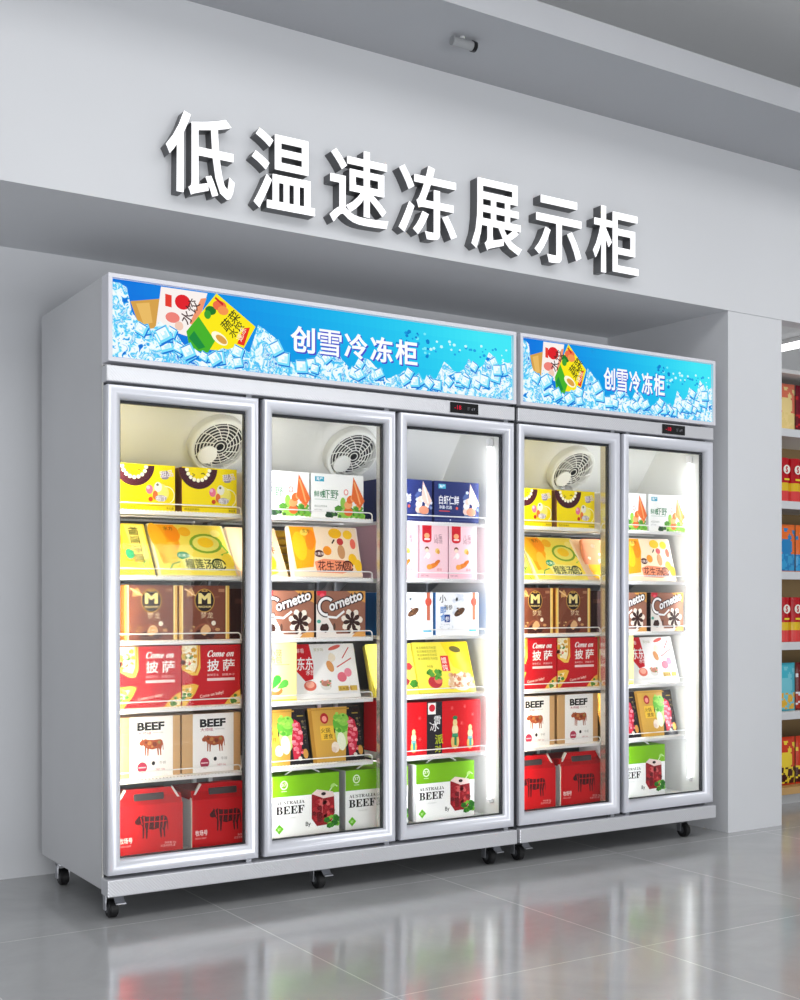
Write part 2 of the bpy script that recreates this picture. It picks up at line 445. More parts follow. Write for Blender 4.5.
def freezer(x0, x1, doors, mull, bays, casters, fans, disp, label):
    """x0..x1 world extents; the root stands at the front left bottom corner"""
    W = x1-x0; R = empty('display_freezer', (x0, 0, 0)); R['label'] = label; R['category'] = 'freezer'; R['group'] = 'glass door display freezers'
    X = lambda x: x-x0
    D = .707; T = .03; ZB = .09; ZT = 2.03
    # shell
    boxobj('side_panel', M['steel'], (0, T, .052, D, ZB, ZT), R, .002)
    boxobj('side_panel', M['steel'], (W-T, W, .052, D, ZB, ZT), R, .002)
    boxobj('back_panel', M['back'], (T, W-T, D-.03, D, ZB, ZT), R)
    boxobj('top_panel', M['steel'], (T, W-T, .052, D-.03, 1.72, 1.75), R)
    boxobj('roof_panel', M['steel'], (T, W-T, .052, D-.03, 2.01, ZT), R)
    boxobj('base_panel', M['steel'], (T, W-T, .052, D-.03, ZB, .14), R)
    boxobj('inner_floor', M['liner'], (T, W-T, .056, D-.03, .14, .172), R)
    bm = bmesh.new()   # front opening frame, dark
    bx(bm, 0, W, .046, .056, 1.655, 1.75); bx(bm, 0, W, .046, .056, .13, .172)
    bx(bm, 0, .036, .046, .056, .172, 1.655); bx(bm, W-.036, W, .046, .056, .172, 1.655)
    finish('opening_frame', bm, M['liner'], R)
    bm = bmesh.new(); bx(bm, .004, W-.004, .0445, .0459, 1.674, 1.75); bx(bm, .004, W-.004, .0445, .0459, .118, .15)
    bx(bm, .002, .006, .0445, .0459, .15, 1.674); bx(bm, W-.006, W-.002, .0445, .0459, .15, 1.674); finish('dark_seal', bm, M['dark'], R)
    boxobj('seal_strip', M['dark'], (T, W-T, .0445, .0515, 1.744, 1.756), R)
    if W > 1.2: boxobj('joint_strip', M['dark'], (W+.001, W+.019, .012, .05, .09, 2.02), R)
    # liners
    bm = bmesh.new(); bx(bm, T, T+.006, .056, .52, .152, 1.71); finish('side_liner', bm, M['liner'], R)
    bm = bmesh.new(); bx(bm, W-T-.006, W-T, .056, .52, .152, 1.71); finish('side_liner', bm, M['liner'], R)
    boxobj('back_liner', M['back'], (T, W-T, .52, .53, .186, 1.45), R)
    bm = bmesh.new(); poly_prism(bm, [(.2735, 1.71), (.2800, 1.7200), (.53, 1.40), (.52, 1.39)], 'X', T+.006, W-T-.006)
    finish('evaporator_cover', bm, M['liner'], R)
    boxobj('ceiling_liner', M['liner'], (T+.006, W-T-.006, .056, .279, 1.708, 1.72), R)
    # perforated shelf uprights on the back
    for xa in bays:
        for xe in xa:
            bm = bmesh.new(); bx(bm, X(xe)-.008, X(xe)+.008, .508, .519, .19, 1.38)
            finish('shelf_upright', bm, M['chrome'], R)
    # mullions
    for a, b in mull:
        c_ = X(a+b)/2 if False else (X(a)+X(b))/2
        o = boxobj('mullion', M['jamb'], (X(a), X(b), .0478, .105, .172, 1.70), R, .003)
        boxobj('seal_strip', M['dark'], (c_-.028, c_+.012, .0445, .0472, .142, 1.684), o)
    # LED tubes behind the left jamb, the mullions and at the right wall
    zc = (.24, 1.60)
    def led(x, y, m, P, col, ang):
        if not P: ang = 0; lo = None
        if P:
          l = bpy.data.lights.new('freezer_tube_light', 'AREA'); l.shape = 'RECTANGLE'; l.size = .012; l.size_y = zc[1]-zc[0]; l.energy = P; l.color = col
          lo = bpy.data.objects.new('freezer_tube_light', l); COL.objects.link(lo); lo.parent = R
          lo.location = (x+.009*math.cos(ang), y+.009*math.sin(ang), sum(zc)/2)
        # area lamps shine along local -Z: stand it up and turn it to face ang
          lo.rotation_euler = (PI/2, 0, ang-PI/2)
        bm = bmesh.new(); cyl(bm, (x, y, sum(zc)/2), 'Z', .0075, zc[1]-zc[0], 12); o = finish('light_tube', bm, m, R, smooth=False)
        for z in zc:
            bm = bmesh.new(); bx(bm, x-.010, x+.010, y-.010, y+.010, z-.012 if z < 1 else z, z if z < 1 else z+.03)
            finish('tube_socket', bm, M['wire'], o)
    fw = math.radians(52)
    led(T+.018, .070, M['ledw'], PL, (1, .90, .66), fw)
    for i, (a, b) in enumerate(mull): led(X(b)+.012, .068, M['ledn'], PL, (1, .98, .95) if i == 0 and W > 1.2 else (.95, .97, 1), fw)
    led(W-T-.020, .092, M['led'], 1.2, (.93, .96, 1), PI-fw)
    # light box
    LB = boxobj('light_box', M['alu2'], (0, W, .0, .052, 1.755, ZT), R, .002)
    A, T_ = header_art(W-.03, .245)
    top = ice_regions(W, .245); w_, h_ = W-.03, .245
    bm = bmesh.new()
    tv = [bm.verts.new((u*w_-w_/2, -.0018, v*h_)) for u, v in top]; bv = [bm.verts.new((u*w_-w_/2, -.0018, 0)) for u, v in top]
    for i in range(len(top)-1):
        if top[i+1][0] > top[i][0]: bm.faces.new((bv[i], bv[i+1], tv[i+1], tv[i]))
    io = finish('ice_print', bm, IceM, LB); io.location = (W/2, -.0035, 1.770)
    bm = bmesh.new(); poly = [(0, W), (1.7555, ZT)]
    bx(bm, 0, W, -.012, 0, ZT-.013, ZT); bx(bm, 0, W, -.012, 0, 1.755, 1.768)
    bx(bm, 0, .013, -.012, 0, 1.768, ZT-.013); bx(bm, W-.013, W, -.012, 0, 1.768, ZT-.013)
    finish('light_box_frame', bm, M['alu2'], LB)
    CB = Art(w_, h_); rr = random.Random(11); q_ = h_/w_; CB.STEP = .00003
    def hgt(u):
        for (a0, b0), (a1, b1) in zip(top, top[1:]):
            if a0 <= u <= a1 and a1 > a0: return b0
        return .3
    for k in range(60):
        u = rr.uniform(.03, .97) if k > 14 else rr.uniform(.74, .97); hh = hgt(u)
        v = rr.uniform(.1, max(.14, hh-.03)); e = rr.uniform(.07, .12); t = rr.uniform(0, 1.5); e = min(e, v*.9)
        c4 = [(math.cos(t+i*PI/2), math.sin(t+i*PI/2)) for i in range(4)]
        pq = lambda r_, dx=0, dy=0: [(u+(a_*r_*e+dx)*q_, v+b_*r_*e+dy) for a_, b_ in c4]
        if u+e*q_*1.3 > .995 or u-e*q_*1.3 < .005: continue
        CB.poly([(p_[0]+.012*q_, p_[1]-.02) for p_ in pq(1.12)], rgb(16, 120, 215))
        CB.poly(pq(1.12), rgb(120, 222, 250)); CB.poly(pq(.86, -.1*e, .08*e), rgb(240, 253, 255)); CB.poly(pq(.5, .1*e, -.08*e), rgb(190, 240, 253)); CB.poly(pq(.26, -.08*e, .05*e), rgb(255, 255, 255))
        a_, b_ = pq(.95)[0], pq(.95)[1]; CB.line([a_, b_], .012, rgb(20, 130, 220))
    n_ = len(CB.V); CB.V += [(p[0], p[1]-.0075, p[2]) for p in T_.V]; CB.F += [tuple(i+n_ for i in f) for f in T_.F]; CB.C += T_.C
    n_ = len(A.V); A.V += [(p[0], p[1]-.0042, p[2]) for p in CB.V]; A.F += [tuple(i+n_ for i in f) for f in CB.F]; A.C += CB.C
    s = to_mesh('lit_sign', [], A, M['lit'], LB); s.location = (W/2, -.0012, 1.770)
    # lower rail with the thermostat
    rail = boxobj('rail', M['ribbed'], (-.002, W+.002, 0, .05, 1.694, 1.745), R, .003)
    dsp = boxobj('thermostat', M['blackp'], (X(disp[0]), X(disp[1]), -.003, 0, 1.701, 1.740), R, .001)
    a = Art(disp[1]-disp[0], .039)
    bm = bmesh.new()
    o = to_mesh('digits', [], Art(disp[1]-disp[0], .039).text('-18', 0, 0, 1, rgb(225, 30, 60), .01, box=(.14, .32, .38, .72)), M['red_ink'], dsp)
    o.location = (X((disp[0]+disp[1])/2), -.0036, 1.701)
    o = to_mesh('buttons', [], Art(disp[1]-disp[0], .039).text('SET', 0, 0, 1, rgb(120, 120, 126), .0, box=(.60, .34, .70, .62)).text('▲▼', 0, 0, 1, rgb(120, 120, 126), box=(.74, .34, .88, .62)), M['card'], dsp)
    o.location = (X((disp[0]+disp[1])/2), -.0036, 1.701)
    # kick plate and casters
    boxobj('kick_plate', M['ribbed'], (-.002, W+.004, -.012, .052, .077, .130), R, .003)
    for cx_, cy_, brake in casters:
        c = empty('caster', (X(cx_), cy_, 0)); c.parent = R
        bm = bmesh.new(); cyl(bm, (0, 0, .029), 'X', .029, .030, 28)
        bmesh.ops.bevel(bm, geom=[e for e in bm.edges if abs(e.verts[0].co.x-e.verts[1].co.x) < 1e-5 and len(e.link_faces) == 2], offset=.004, segments=2, affect='EDGES')
        finish('wheel', bm, M['black'], c)
        bm = bmesh.new(); cyl(bm, (0, 0, .029), 'X', .014, .033, 20); finish('hub', bm, M['hub'], c)
        bm = bmesh.new(); bx(bm, -.022, -.0185, -.004, .020, .024, .074); bx(bm, .0185, .022, -.004, .020, .024, .074); bx(bm, -.022, .022, -.020, .026, .070, .0895); cyl(bm, (0, .002, .029), 'X', .004, .046, 10)
        finish('fork', bm, M['chrome'], c)
        if brake:
            bm = bmesh.new()
            poly_prism(bm, [(-.022, .077), (-.018, .077), (-.044, .055), (-.056, .054), (-.056, .050), (-.047, .051)], 'X', -.004, .028)
            finish('brake_pedal', bm, M['chrome'], c)
    # shelves, one per bay and level
    for a, b in bays:
        for z in LEV:
            w = b-a; bm = bmesh.new()
            bx(bm, 0, w, .1, .106, z-.014, z-.004); bx(bm, 0, w, .49, .496, z-.012, z-.004); bx(bm, 0, .006, .1, .49, z-.012, z-.004); bx(bm, w-.006, w, .1, .49, z-.012, z-.004); bx(bm, 0, w, .3, .304, z-.010, z-.005)
            n = int(w/.0125)
            for i in range(n+1):
                q = .003+(w-.006)*i/n; bx(bm, q-.0017, q+.0017, .0975, .494, z-.004, z)
            sh = finish('shelf', bm, M['wire'], R); sh.location = (X(a), 0, 0)
            bm = bmesh.new(); h = .022; rr = .012
            P = [(.004, .102, z-.006), (.004, .100, z+h-rr)] + [(.004+rr-rr*math.cos(t), .1, z+h-rr+rr*math.sin(t)) for t in (PI/6, PI/3, PI/2)]
            P += [(w-.004-rr+rr*math.sin(t), .1, z+h-rr+rr*math.cos(t)) for t in (0, PI/6, PI/3)] + [(w-.004, .1, z+h-rr), (w-.004, .102, z-.006)]
            tube(bm, P, .0022, 6); finish('front_rail', bm, M['wire'], sh)
            for xx in (.001, w-.004):
                bm = bmesh.new(); poly_prism(bm, [(.425, z-.012), (.508, z-.012), (.508, z-.055)], 'X', xx, xx+.003)
                finish('shelf_bracket', bm, M['chrome'], sh)
    # fans on the sloped evaporator cover
    nrm = Vector((0, -.788, -.616)).normalized(); ux = Vector((1, 0, 0)); uy = Vector((0, -nrm.z, nrm.y))*-1
    for fx in fans:
        F = empty('fan', (X(fx), .372, 1.582)); F.parent = R
        # local frame: x = X, z' = out of the cover
        q = Matrix((ux, nrm.cross(ux), nrm)).transposed().to_quaternion(); F.rotation_mode = 'QUATERNION'; F.rotation_quaternion = q
        bm = bmesh.new(); n = 40
        prof = [(.112, 0), (.112, .032), (.106, .04), (.098, .040), (.096, .036), (.096, .002)]
        rings = [[bm.verts.new((r_*math.cos(2*PI*i/n), r_*math.sin(2*PI*i/n), z_)) for i in range(n)] for r_, z_ in prof]
        for A_, B_ in zip(rings, rings[1:]):
            for i in range(n): bm.faces.new((A_[i], A_[(i+1) % n], B_[(i+1) % n], B_[i]))
        finish('fan_housing', bm, M['fan'], F)
        bm = bmesh.new(); cyl(bm, (0, 0, .003), 'Z', .096, .004, 32); 
        for k in range(6):
            t = k*PI/3; 
            v = [bm.verts.new((r_*math.cos(t+d_), r_*math.sin(t+d_), z_)) for r_, d_, z_ in ((.025, -.2, .012), (.085, .0, .010), (.085, .55, .024), (.025, .4, .02))]; bm.faces.new(v)
        finish('fan_blades', bm, M['fandark'], F)
        bm = bmesh.new()
        for r_ in (.016, .028, .040, .052, .064, .076, .088, .096):
            tube(bm, [(r_*math.cos(2*PI*i/28), r_*math.sin(2*PI*i/28), .041-.02*(r_/.1)**3*.3) for i in range(28)], .0021, 5, True)
        for k in range(12):
            t = k*PI/6; tube(bm, [(.03*math.cos(t), .03*math.sin(t), .043), (.07*math.cos(t+.3), .07*math.sin(t+.3), .042), (.1*math.cos(t+.5), .1*math.sin(t+.5), .038)], .002, 5)
        cyl(bm, (-.040, -.034, .042), 'Z', .036, .006, 24)
        finish('fan_grille', bm, M['fan'], F)
    # doors
    for di, (a, b) in enumerate(doors):
        first = di == 0 and W > 1.2
        z0, z1 = .142, 1.684; w = b-a; gl_ = .0468 if first else .036
        prof = [(0, .044), (0, .002), (.0025, -.001), (.008, -.0035), (.014, -.0045), (.020, -.0035), (.025, -.0005), (.029, .004), (.033, .011), (.035, .017), (.036, .024), (.036, .044)]
        bm = bmesh.new()
        cr = lambda u: [(u*(1.3 if first else 1), z0+u*1.3), (w-u, z0+u*1.3), (w-u, z1-u*1.2), (u*(1.3 if first else 1), z1-u*1.2)]
        rings = []
        for u, y in prof: rings.append([bm.verts.new((p[0], y, p[1])) for p in cr(u)])
        rings.append(rings[0])
        for A_, B_ in zip(rings, rings[1:]):
            for i in range(4): bm.faces.new((A_[i], A_[(i+1) % 4], B_[(i+1) % 4], B_[i]))
        bmesh.ops.recalc_face_normals(bm, faces=bm.faces[:])
        d = finish('door', bm, M['alu'], R, smooth=True); d.location = (X(a), 0, 0)
        bm = bmesh.new(); bx(bm, gl_, w-.036, .024, .028, z0+.0468, z1-.0432); finish('glass_pane', bm, M['glass'], d)
        bm = bmesh.new()
        for (p, q_, r_, s_) in ((gl_, w-.036, z1-.052, z1-.0432), (gl_, w-.036, z0+.0468, z0+.050), (gl_, gl_+.004, z0+.050, z1-.052), (w-.040, w-.036, z0+.050, z1-.052)):
            bx(bm, p, q_, .0285, .0435, r_, s_)
        finish('gasket', bm, M['dark'], d)
        xx = w-.04 if di == 0 else (.02 if di == len(doors)-1 and W < 1.2 else w-.04)
        for z_ in (z1, z0-.012): boxobj('hinge', M['chrome'], (xx, xx+.02, .012, .03, z_, z_+.011), d)
    return R

M['red_ink'] = printed('lit_digits', .4, es=1.)
PL = 3.5
LEV = (1.302, 1.088, .874, .652, .424)
freezer(0, 1.603, [(.002, .523), (.545, 1.066), (1.088, 1.601)], [(.512, .560), (1.048, 1.100)],
        [(.058, .508), (.572, 1.032), (1.108, 1.545)], [(.032, .05, True), (.778, .05, True), (1.520, .05, True), (.04, .58, False), (.79, .58, False), (1.535, .58, False)],
        [.535, 1.09], (1.3035, 1.431), 'wide three-door white freezer with lit blue header at the left, full of boxes')
freezer(1.623, 2.676, [(1.625, 2.142), (2.164, 2.674)], [(2.128, 2.182)],
        [(1.675, 2.128), (2.190, 2.625)], [(1.658, .05, True), (2.55, .05, False), (1.672, .58, False), (2.60, .58, False)],
        [2.185], (2.375, 2.505), 'narrower two-door white freezer with lit blue header at the right beside the pillar')

# ------------------------------------------------------------------ products
K = rgb
def card_box(name, w, d, h, front, side, top, art, m='card', bev=.0015):
    bm = bmesh.new(); bx(bm, -w/2, w/2, 0, d, 0, h, bev)
    def cf(f):
        n = f.normal
        return front if n.y < -.6 else (top if abs(n.z) > .6 else side)
    return to_mesh(name, [(bm, cf)], art, M[m])
def cow(A, x, y, s, col, spots=None):
    q = A.h/A.w
    P = [(-.60, .10), (-.62, .20), (-.52, .30), (-.46, .38), (-.42, .31), (-.34, .37), (-.2, .32), (.1, .30), (.4, .32), (.5, .26), (.54, .12), (.56, -.18), (.53, -.18), (.50, .08), (.47, -.05), (.44, -.16), (.45, -.42), (.40, -.42),
         (.38, -.2), (.32, -.08), (.33, -.42), (.28, -.42), (.24, -.10), (0, -.14), (-.16, -.10), (-.18, -.42), (-.23, -.42), (-.24, -.08), (-.28, -.04), (-.30, -.40), (-.35, -.40), (-.35, .0), (-.42, .08), (-.50, .06)]
    A.poly([(x+p[0]*s*q, y+p[1]*s) for p in P], col)
    if spots:
        for i, (a, b, r) in enumerate(((-.12, .16, .12), (.12, .1, .13), (.34, .18, .09), (.0, .0, .07), (-.3, .2, .07))): A.blob(x+a*s*q, y+b*s, r*s, spots[i % len(spots)], seed=i)
def cutlines(A, x, y, s, col):
    q = A.h/A.w
    for p in (((-.3, .34), (-.28, -.05)), ((-.1, .3), (-.14, -.1)), ((.08, .3), (.06, -.09)), ((.26, .32), (.24, -.1)), ((-.3, .14), (.5, .12)), ((.4, .3), (.36, -.1)), ((-.42, .3), (-.36, .06))):
        A.line([(x+a*s*q, y+b*s) for a, b in p], .03*s, col)
MINI = '精选品质美味'
P = {}
# 1 yellow dessert box
def d_yellow():
    w, h = .2, .152; A = Art(w, h, K(250, 226, 10))
    A.arc(.29, .98, .25, .46, 180, 360, K(72, 28, 40))
    for i in range(9):
        t = math.radians(188+i*20.5); A.ell(.29+.27*math.cos(t)*h/w, .98+.27*math.sin(t), .045, None, K(255, 250, 225), n=10)
    A.rect(0, .975, 1, 1, K(250, 226, 10))
    A.line([(.18, .86), (.23, .83), (.18, .79)], .02, K(80, 60, 20)); A.line([(.34, .86), (.38, .88), (.41, .85)], .02, K(80, 60, 20))
    A.blob(.82, .78, .12, K(150, 140, 150), seed=3); A.text('甜品', .74, .73, .16, K(235, 225, 235), .03, 10)
    A.ell(.74, .40, .20, .2, K(252, 240, 120)); A.arc(.84, .35, .18, .2, -60, 100, K(255, 252, 210))
    A.ell(.55, .46, .08, .10, K(240, 120, 150)); A.ell(.53, .5, .04, .04, K(250, 190, 205)); A.ell(.70, .52, .09, .11, K(240, 238, 225)); A.ell(.69, .57, .03, .03, K(120, 120, 100))
    A.ell(.65, .34, .06, .10, K(230, 120, 60)); A.ell(.57, .25, .05, .05, K(205, 70, 30)); A.ell(.75, .28, .13, .07, K(190, 180, 190)); A.text('布丁', .66, .22, .13, K(240, 236, 240), .03)
    A.rect(0, .11, 1, .125, K(190, 160, 20)); A.text(MINI, .04, .04, .06, K(120, 100, 10), 0); A.text('净含量', .84, .04, .06, K(120, 100, 10), 0)
    return card_box('dessert_box', w, .28, h, K(250, 226, 10), K(150, 105, 60), K(250, 232, 90), A)
# 2 white shrimp box / 3 navy shrimp box
def shrimp_shape(A, x, y, s, c1, c2):
    q = A.h/A.w
    for i in range(7):
        t = math.radians(200-i*38); r = .2*s
        A.ell(x+r*math.cos(t)*q*.7, y+r*math.sin(t)*1.2, (.12-.008*i)*s, (.10-.006*i)*s, c1 if i % 2 == 0 else c2, 20*i)
    A.poly([(x-.05*q*s, y+.22*s), (x+.0*q*s, y+.72*s), (x+.30*q*s, y+.18*s), (x+.18*q*s, y+.0*s)], c1)
    A.line([(x+.02*q*s, y+.6*s), (x+.12*q*s, y+.3*s), (x+.18*q*s, y+.1*s)], .04*s, c2)
def d_shrimp():
    w, h = .216, .158; A = Art(w, h, K(250, 250, 248))
    A.rect(.07, .82, .24, .93, K(60, 170, 200)); A.text('海产', .09, .845, .09, K(255, 255, 255), .02)
    A.text('鲜虾', .05, .48, .15, K(40, 130, 80), .02); A.text('虾野', .2, .46, .22, K(30, 120, 70), .015)
    A.rect(.06, .41, .5, .42, K(160, 190, 170)); A.text(MINI, .06, .24, .055, K(150, 160, 150)); A.text('NET 500g', .06, .16, .05, K(160, 160, 160))
    A.ell(.66, .60, .06, .07, K(230, 120, 110)); A.ell(.66, .60, .04, .05, K(250, 240, 236))
    A.speck(.5, .05, .98, .26, .10, [K(90, 170, 50), K(50, 130, 40), K(150, 205, 80)], 40, 2)
    A.speck(.3, .03, .6, .12, .07, [K(40, 70, 50), K(70, 120, 60)], 14, 4); A.ell(.6, .36, .07, .12, K(150, 200, 80))
    shrimp_shape(A, .80, .24, 1.0, K(232, 110, 50), K(246, 170, 110))
    A.speck(.82, .05, .99, .3, .07, [K(80, 150, 50), K(120, 190, 70)], 14, 9)
    return card_box('shrimp_box', w, .28, h, K(250, 250, 248), K(238, 240, 238), K(246, 246, 244), A)
def d_navy():
    w, h = .207, .158; A = Art(w, h, K(38, 50, 108))
    A.rect(.09, .82, .25, .93, K(70, 180, 215)); A.text('海产', .105, .845, .085, K(255, 255, 255), .02)
    A.text('白虾仁鲜', 0, 0, 1, K(245, 246, 250), .03, box=(.1, .44, .55, .66)); A.text('净重·优选', .1, .34, .09, K(235, 236, 245), .02); A.rect(.1, .27, .34, .29, K(220, 80, 60)); A.ell(.5, .36, .035, None, K(225, 90, 70))
    A.speck(.66, .15, .98, .75, .07, [K(120, 140, 190), K(210, 220, 240), K(80, 100, 160)], 34, 3)
    shrimp_shape(A, .80, .36, .85, K(238, 205, 190), K(250, 240, 232)); A.ell(.82, .28, .14, .1, K(232, 150, 120)); A.rect(0, .06, 1, .075, K(70, 84, 140)); A.ell(.35, .07, .02, None, K(200, 210, 240))
    return card_box('shrimp_box', w, .28, h, K(38, 50, 108), K(30, 40, 92), K(44, 56, 116), A)
# 4 rice ball packs (leaning)
def pack_body(w, h, t):
    bm = bmesh.new(); bx(bm, -w/2, w/2, 0, t, 0, h, .008)
    return bm
def d_pack(kind):
    w, h, t = (.29, .195, .028) if kind == 'orange' else ((.285, .228, .028) if kind == 'mango' else (.285, .205, .028))
    A = Art(w, h)
    q = 1
    if kind == 'mango':
        bg = K(250, 232, 96); A.poly([(.02, .02), (.98, .02), (.96, .97), (.04, .97)], bg)
        A.poly([(.03, .97), (.34, .97), (.36, .6), (.22, .25), (.08, .22)], K(248, 170, 20)); A.ell(.1, .7, .12, .3, K(252, 190, 40), 10); A.ell(.3, .8, .12, .16, K(250, 150, 20)); A.ell(.22, .42, .10, .22, K(250, 205, 70), -10)
        A.ell(.46, .84, .1, .09, K(248, 190, 40)); A.ell(.70, .62, .27, .19, K(130, 175, 50), 5); A.ell(.70, .62, .22, .15, K(240, 235, 120), 5); A.ell(.70, .64, .13, .1, K(250, 210, 40))
        A.line([(.9, .6), (.96, .46), (.86, .4)], .03, K(110, 190, 60)); A.ell(.36, .38, .10, .075, K(30, 160, 110)); A.text('大黄米', .29, .355, .07, K(240, 255, 240), .02)
        A.line([(.14, .1), (.2, .22), (.3, .26)], .02, K(30, 160, 90)); A.ell(.93, .3, .1, .14, K(252, 225, 60)); A.ell(.86, .82, .08, .07, K(252, 240, 140)); tx = '榴莲汤圆'; tc_ = K(30, 60, 25)
        halo = K(250, 244, 150)
    elif kind == 'orange':
        bg = K(252, 228, 196); A.poly([(.02, .02), (.98, .02), (.96, .97), (.04, .97)], bg)
        A.poly([(.02, .97), (.36, .97), (.38, .7), (.3, .2), (.06, .16)], K(250, 170, 20)); A.ell(.14, .6, .14, .28, K(252, 200, 30), 5); A.ell(.3, .72, .1, .2, K(248, 140, 20), -8); A.ell(.22, .86, .08, .06, K(254, 215, 90))
        A.ell(.66, .86, .14, .1, K(248, 190, 30)); A.ell(.84, .84, .1, .09, K(252, 205, 50)); A.ell(.52, .52, .09, .09, K(244, 150, 30)); A.ell(.72, .7, .07, .07, K(200, 60, 60)); A.ell(.72, .5, .08, .14, K(205, 150, 100)); A.line([(.6, .66), (.64, .74)], .03, K(60, 40, 20))
        A.ell(.9, .66, .06, .1, K(235, 110, 90)); A.ell(.87, .36, .09, .11, K(248, 196, 30)); A.ell(.94, .24, .08, .12, K(252, 205, 40)); A.ell(.4, .46, .10, .07, K(80, 30, 30)); A.text('大黄米', .33, .43, .07, K(250, 230, 220), .02)
        tx = '花生汤圆'; tc_ = K(90, 30, 25); halo = K(244, 150, 110)
    if kind in ('mango', 'orange'):
        A.poly([(.34, .1), (.32, .3), (.45, .36), (.7, .34), (.84, .32), (.86, .14), (.7, .08)], halo)
        A.text(tx, 0, 0, 1, tc_, .03, box=(.36, .12, .83, .32)); A.arc(.79, .22, .09, .115, 0, 340, tc_)
        A.text('东方', .2, .86, .08, K(120, 80, 20), .01)
        film = K(246, 236, 190) if kind == 'mango' else K(250, 236, 222)
    if kind == 'dumpling':
        A.poly([(.01, .01), (.99, .01), (.98, .99), (.02, .99)], K(246, 244, 242))
        A.poly([(.02, .99), (.30, .99), (.33, .62), (.30, .36), (.18, .32), (.07, .5)], K(206, 22, 36)); A.text('鲜香', .09, .84, .09, K(255, 220, 220), .02); A.text('东东', 0, 0, 1, K(255, 255, 255), .03, box=(.07, .52, .31, .76), shear=.15); A.text('水饺', .2, .44, .1, K(255, 240, 240), .02)
        A.text('家乡味', .36, .86, .07, K(190, 190, 150), 0); A.ell(.68, .92, .14, .035, K(220, 100, 90), 15); A.line([(.78, .72), (.9, .92)], .02, K(200, 60, 60)); A.line([(.68, .56), (.92, .72)], .02, K(200, 60, 60))
        A.ell(.58, .58, .07, .11, K(216, 150, 90), 25); A.blob(.62, .74, .1, K(236, 222, 200), seed=5); A.ell(.74, .38, .10, .09, K(226, 110, 130)); A.ell(.84, .46, .08, .08, K(236, 140, 160))
        A.ell(.24, .24, .13, .09, K(224, 110, 90)); A.ell(.24, .26, .09, .06, K(242, 170, 150)); A.ell(.48, .24, .12, .09, K(225, 225, 220)); A.ell(.48, .27, .1, .05, K(190, 130, 110)); A.speck(.4, .22, .56, .32, .03, [K(90, 140, 60), K(230, 150, 130)], 10)
        A.rect(.66, .13, .82, .22, K(214, 180, 80)); A.rect(.84, .13, .95, .22, K(214, 180, 80)); A.text('玉米猪肉', .67, .145, .07, K(120, 80, 20), .0)
        film = K(238, 236, 236)
    if kind == 'wonton':
        A.poly([(.01, .01), (.99, .01), (.98, .99), (.02, .99)], K(240, 226, 80)); A.poly([(.5, .99), (.98, .99), (.99, .3), (.66, .5)], K(250, 214, 30))
        for i in range(4): A.text('精选美味东方水饺', .07, .86-.07*i, .06, K(110, 110, 30), 0)
        A.text('净含量', .2, .5, .05, K(110, 110, 30), 0); A.rect(.46, .42, .60, .72, K(214, 44, 46)); A.text('馄', .47, .58, .13, K(255, 230, 220), .02); A.text('饨', .47, .44, .13, K(255, 230, 220), .02)
        A.ell(.74, .84, .14, .06, K(110, 100, 40), -10); A.ell(.3, .22, .17, .12, K(186, 50, 60)); A.ell(.36, .26, .1, .08, K(220, 110, 90)); A.speck(.2, .28, .42, .42, .07, [K(60, 130, 40), K(90, 160, 60)], 12)
        A.ell(.76, .2, .26, .17, K(245, 236, 214)); A.speck(.56, .1, .95, .36, .075, [K(250, 240, 220), K(226, 190, 150), K(205, 130, 90), K(240, 225, 200)], 44, 4)
        film = K(226, 206, 60)
    for p in range(len(A.V)): pass
    return to_mesh({'mango': 'rice_ball_pack', 'orange': 'rice_ball_pack', 'dumpling': 'dumpling_pack', 'wonton': 'wonton_pack'}[kind], [(pack_body(w, h, t), film)], A, M['film'])
def d_sidepack(kind):
    w, h, t = .2, .215, .028; A = Art(w, h)
    if kind == 'mango':
        A.rect(.02, .02, .98, .98, K(250, 226, 70)); A.ell(.34, .68, .2, .2, K(250, 180, 30)); A.ell(.3, .72, .12, .12, K(120, 170, 50)); A.ell(.3, .72, .08, .08, K(250, 210, 50)); A.ell(.36, .3, .34, .24, K(250, 160, 20)); A.ell(.42, .12, .3, .14, K(252, 196, 40))
        A.poly([(.62, .96), (.95, .96), (.95, .3), (.7, .3)], K(244, 226, 120)); A.text('榴莲汤圆', .70, .92, .17, K(30, 60, 25), .03, -90); A.ell(.62, .4, .07, .1, K(30, 160, 110)); A.line([(.9, .02), (.8, .2), (.9, .3)], .02, K(40, 170, 90))
        film = K(246, 230, 150)
    else:
        A.rect(.02, .02, .98, .98, K(250, 214, 170)); A.ell(.5, .3, .3, .26, K(250, 170, 30)); A.ell(.46, .6, .2, .16, K(232, 120, 90)); A.text('花生', .7, .8, .18, K(110, 40, 30), .03, -90); A.ell(.5, .12, .3, .1, K(252, 205, 50)); film = K(250, 230, 210)
    return to_mesh('rice_ball_pack', [(pack_body(w, h, t), film)], A, M['film'])
def d_wonton_side():
    w, h, t = .2, .2, .028; A = Art(w, h, K(240, 226, 90)); A.speck(.3, .2, .95, .6, .1, [K(60, 130, 40), K(190, 60, 60), K(90, 150, 60), K(150, 40, 50)], 26, 8); A.text('水饺', .5, .7, .2, K(110, 110, 30), .02)
    return to_mesh('wonton_pack', [(pack_body(w, h, t), K(232, 214, 90))], A, M['film'])
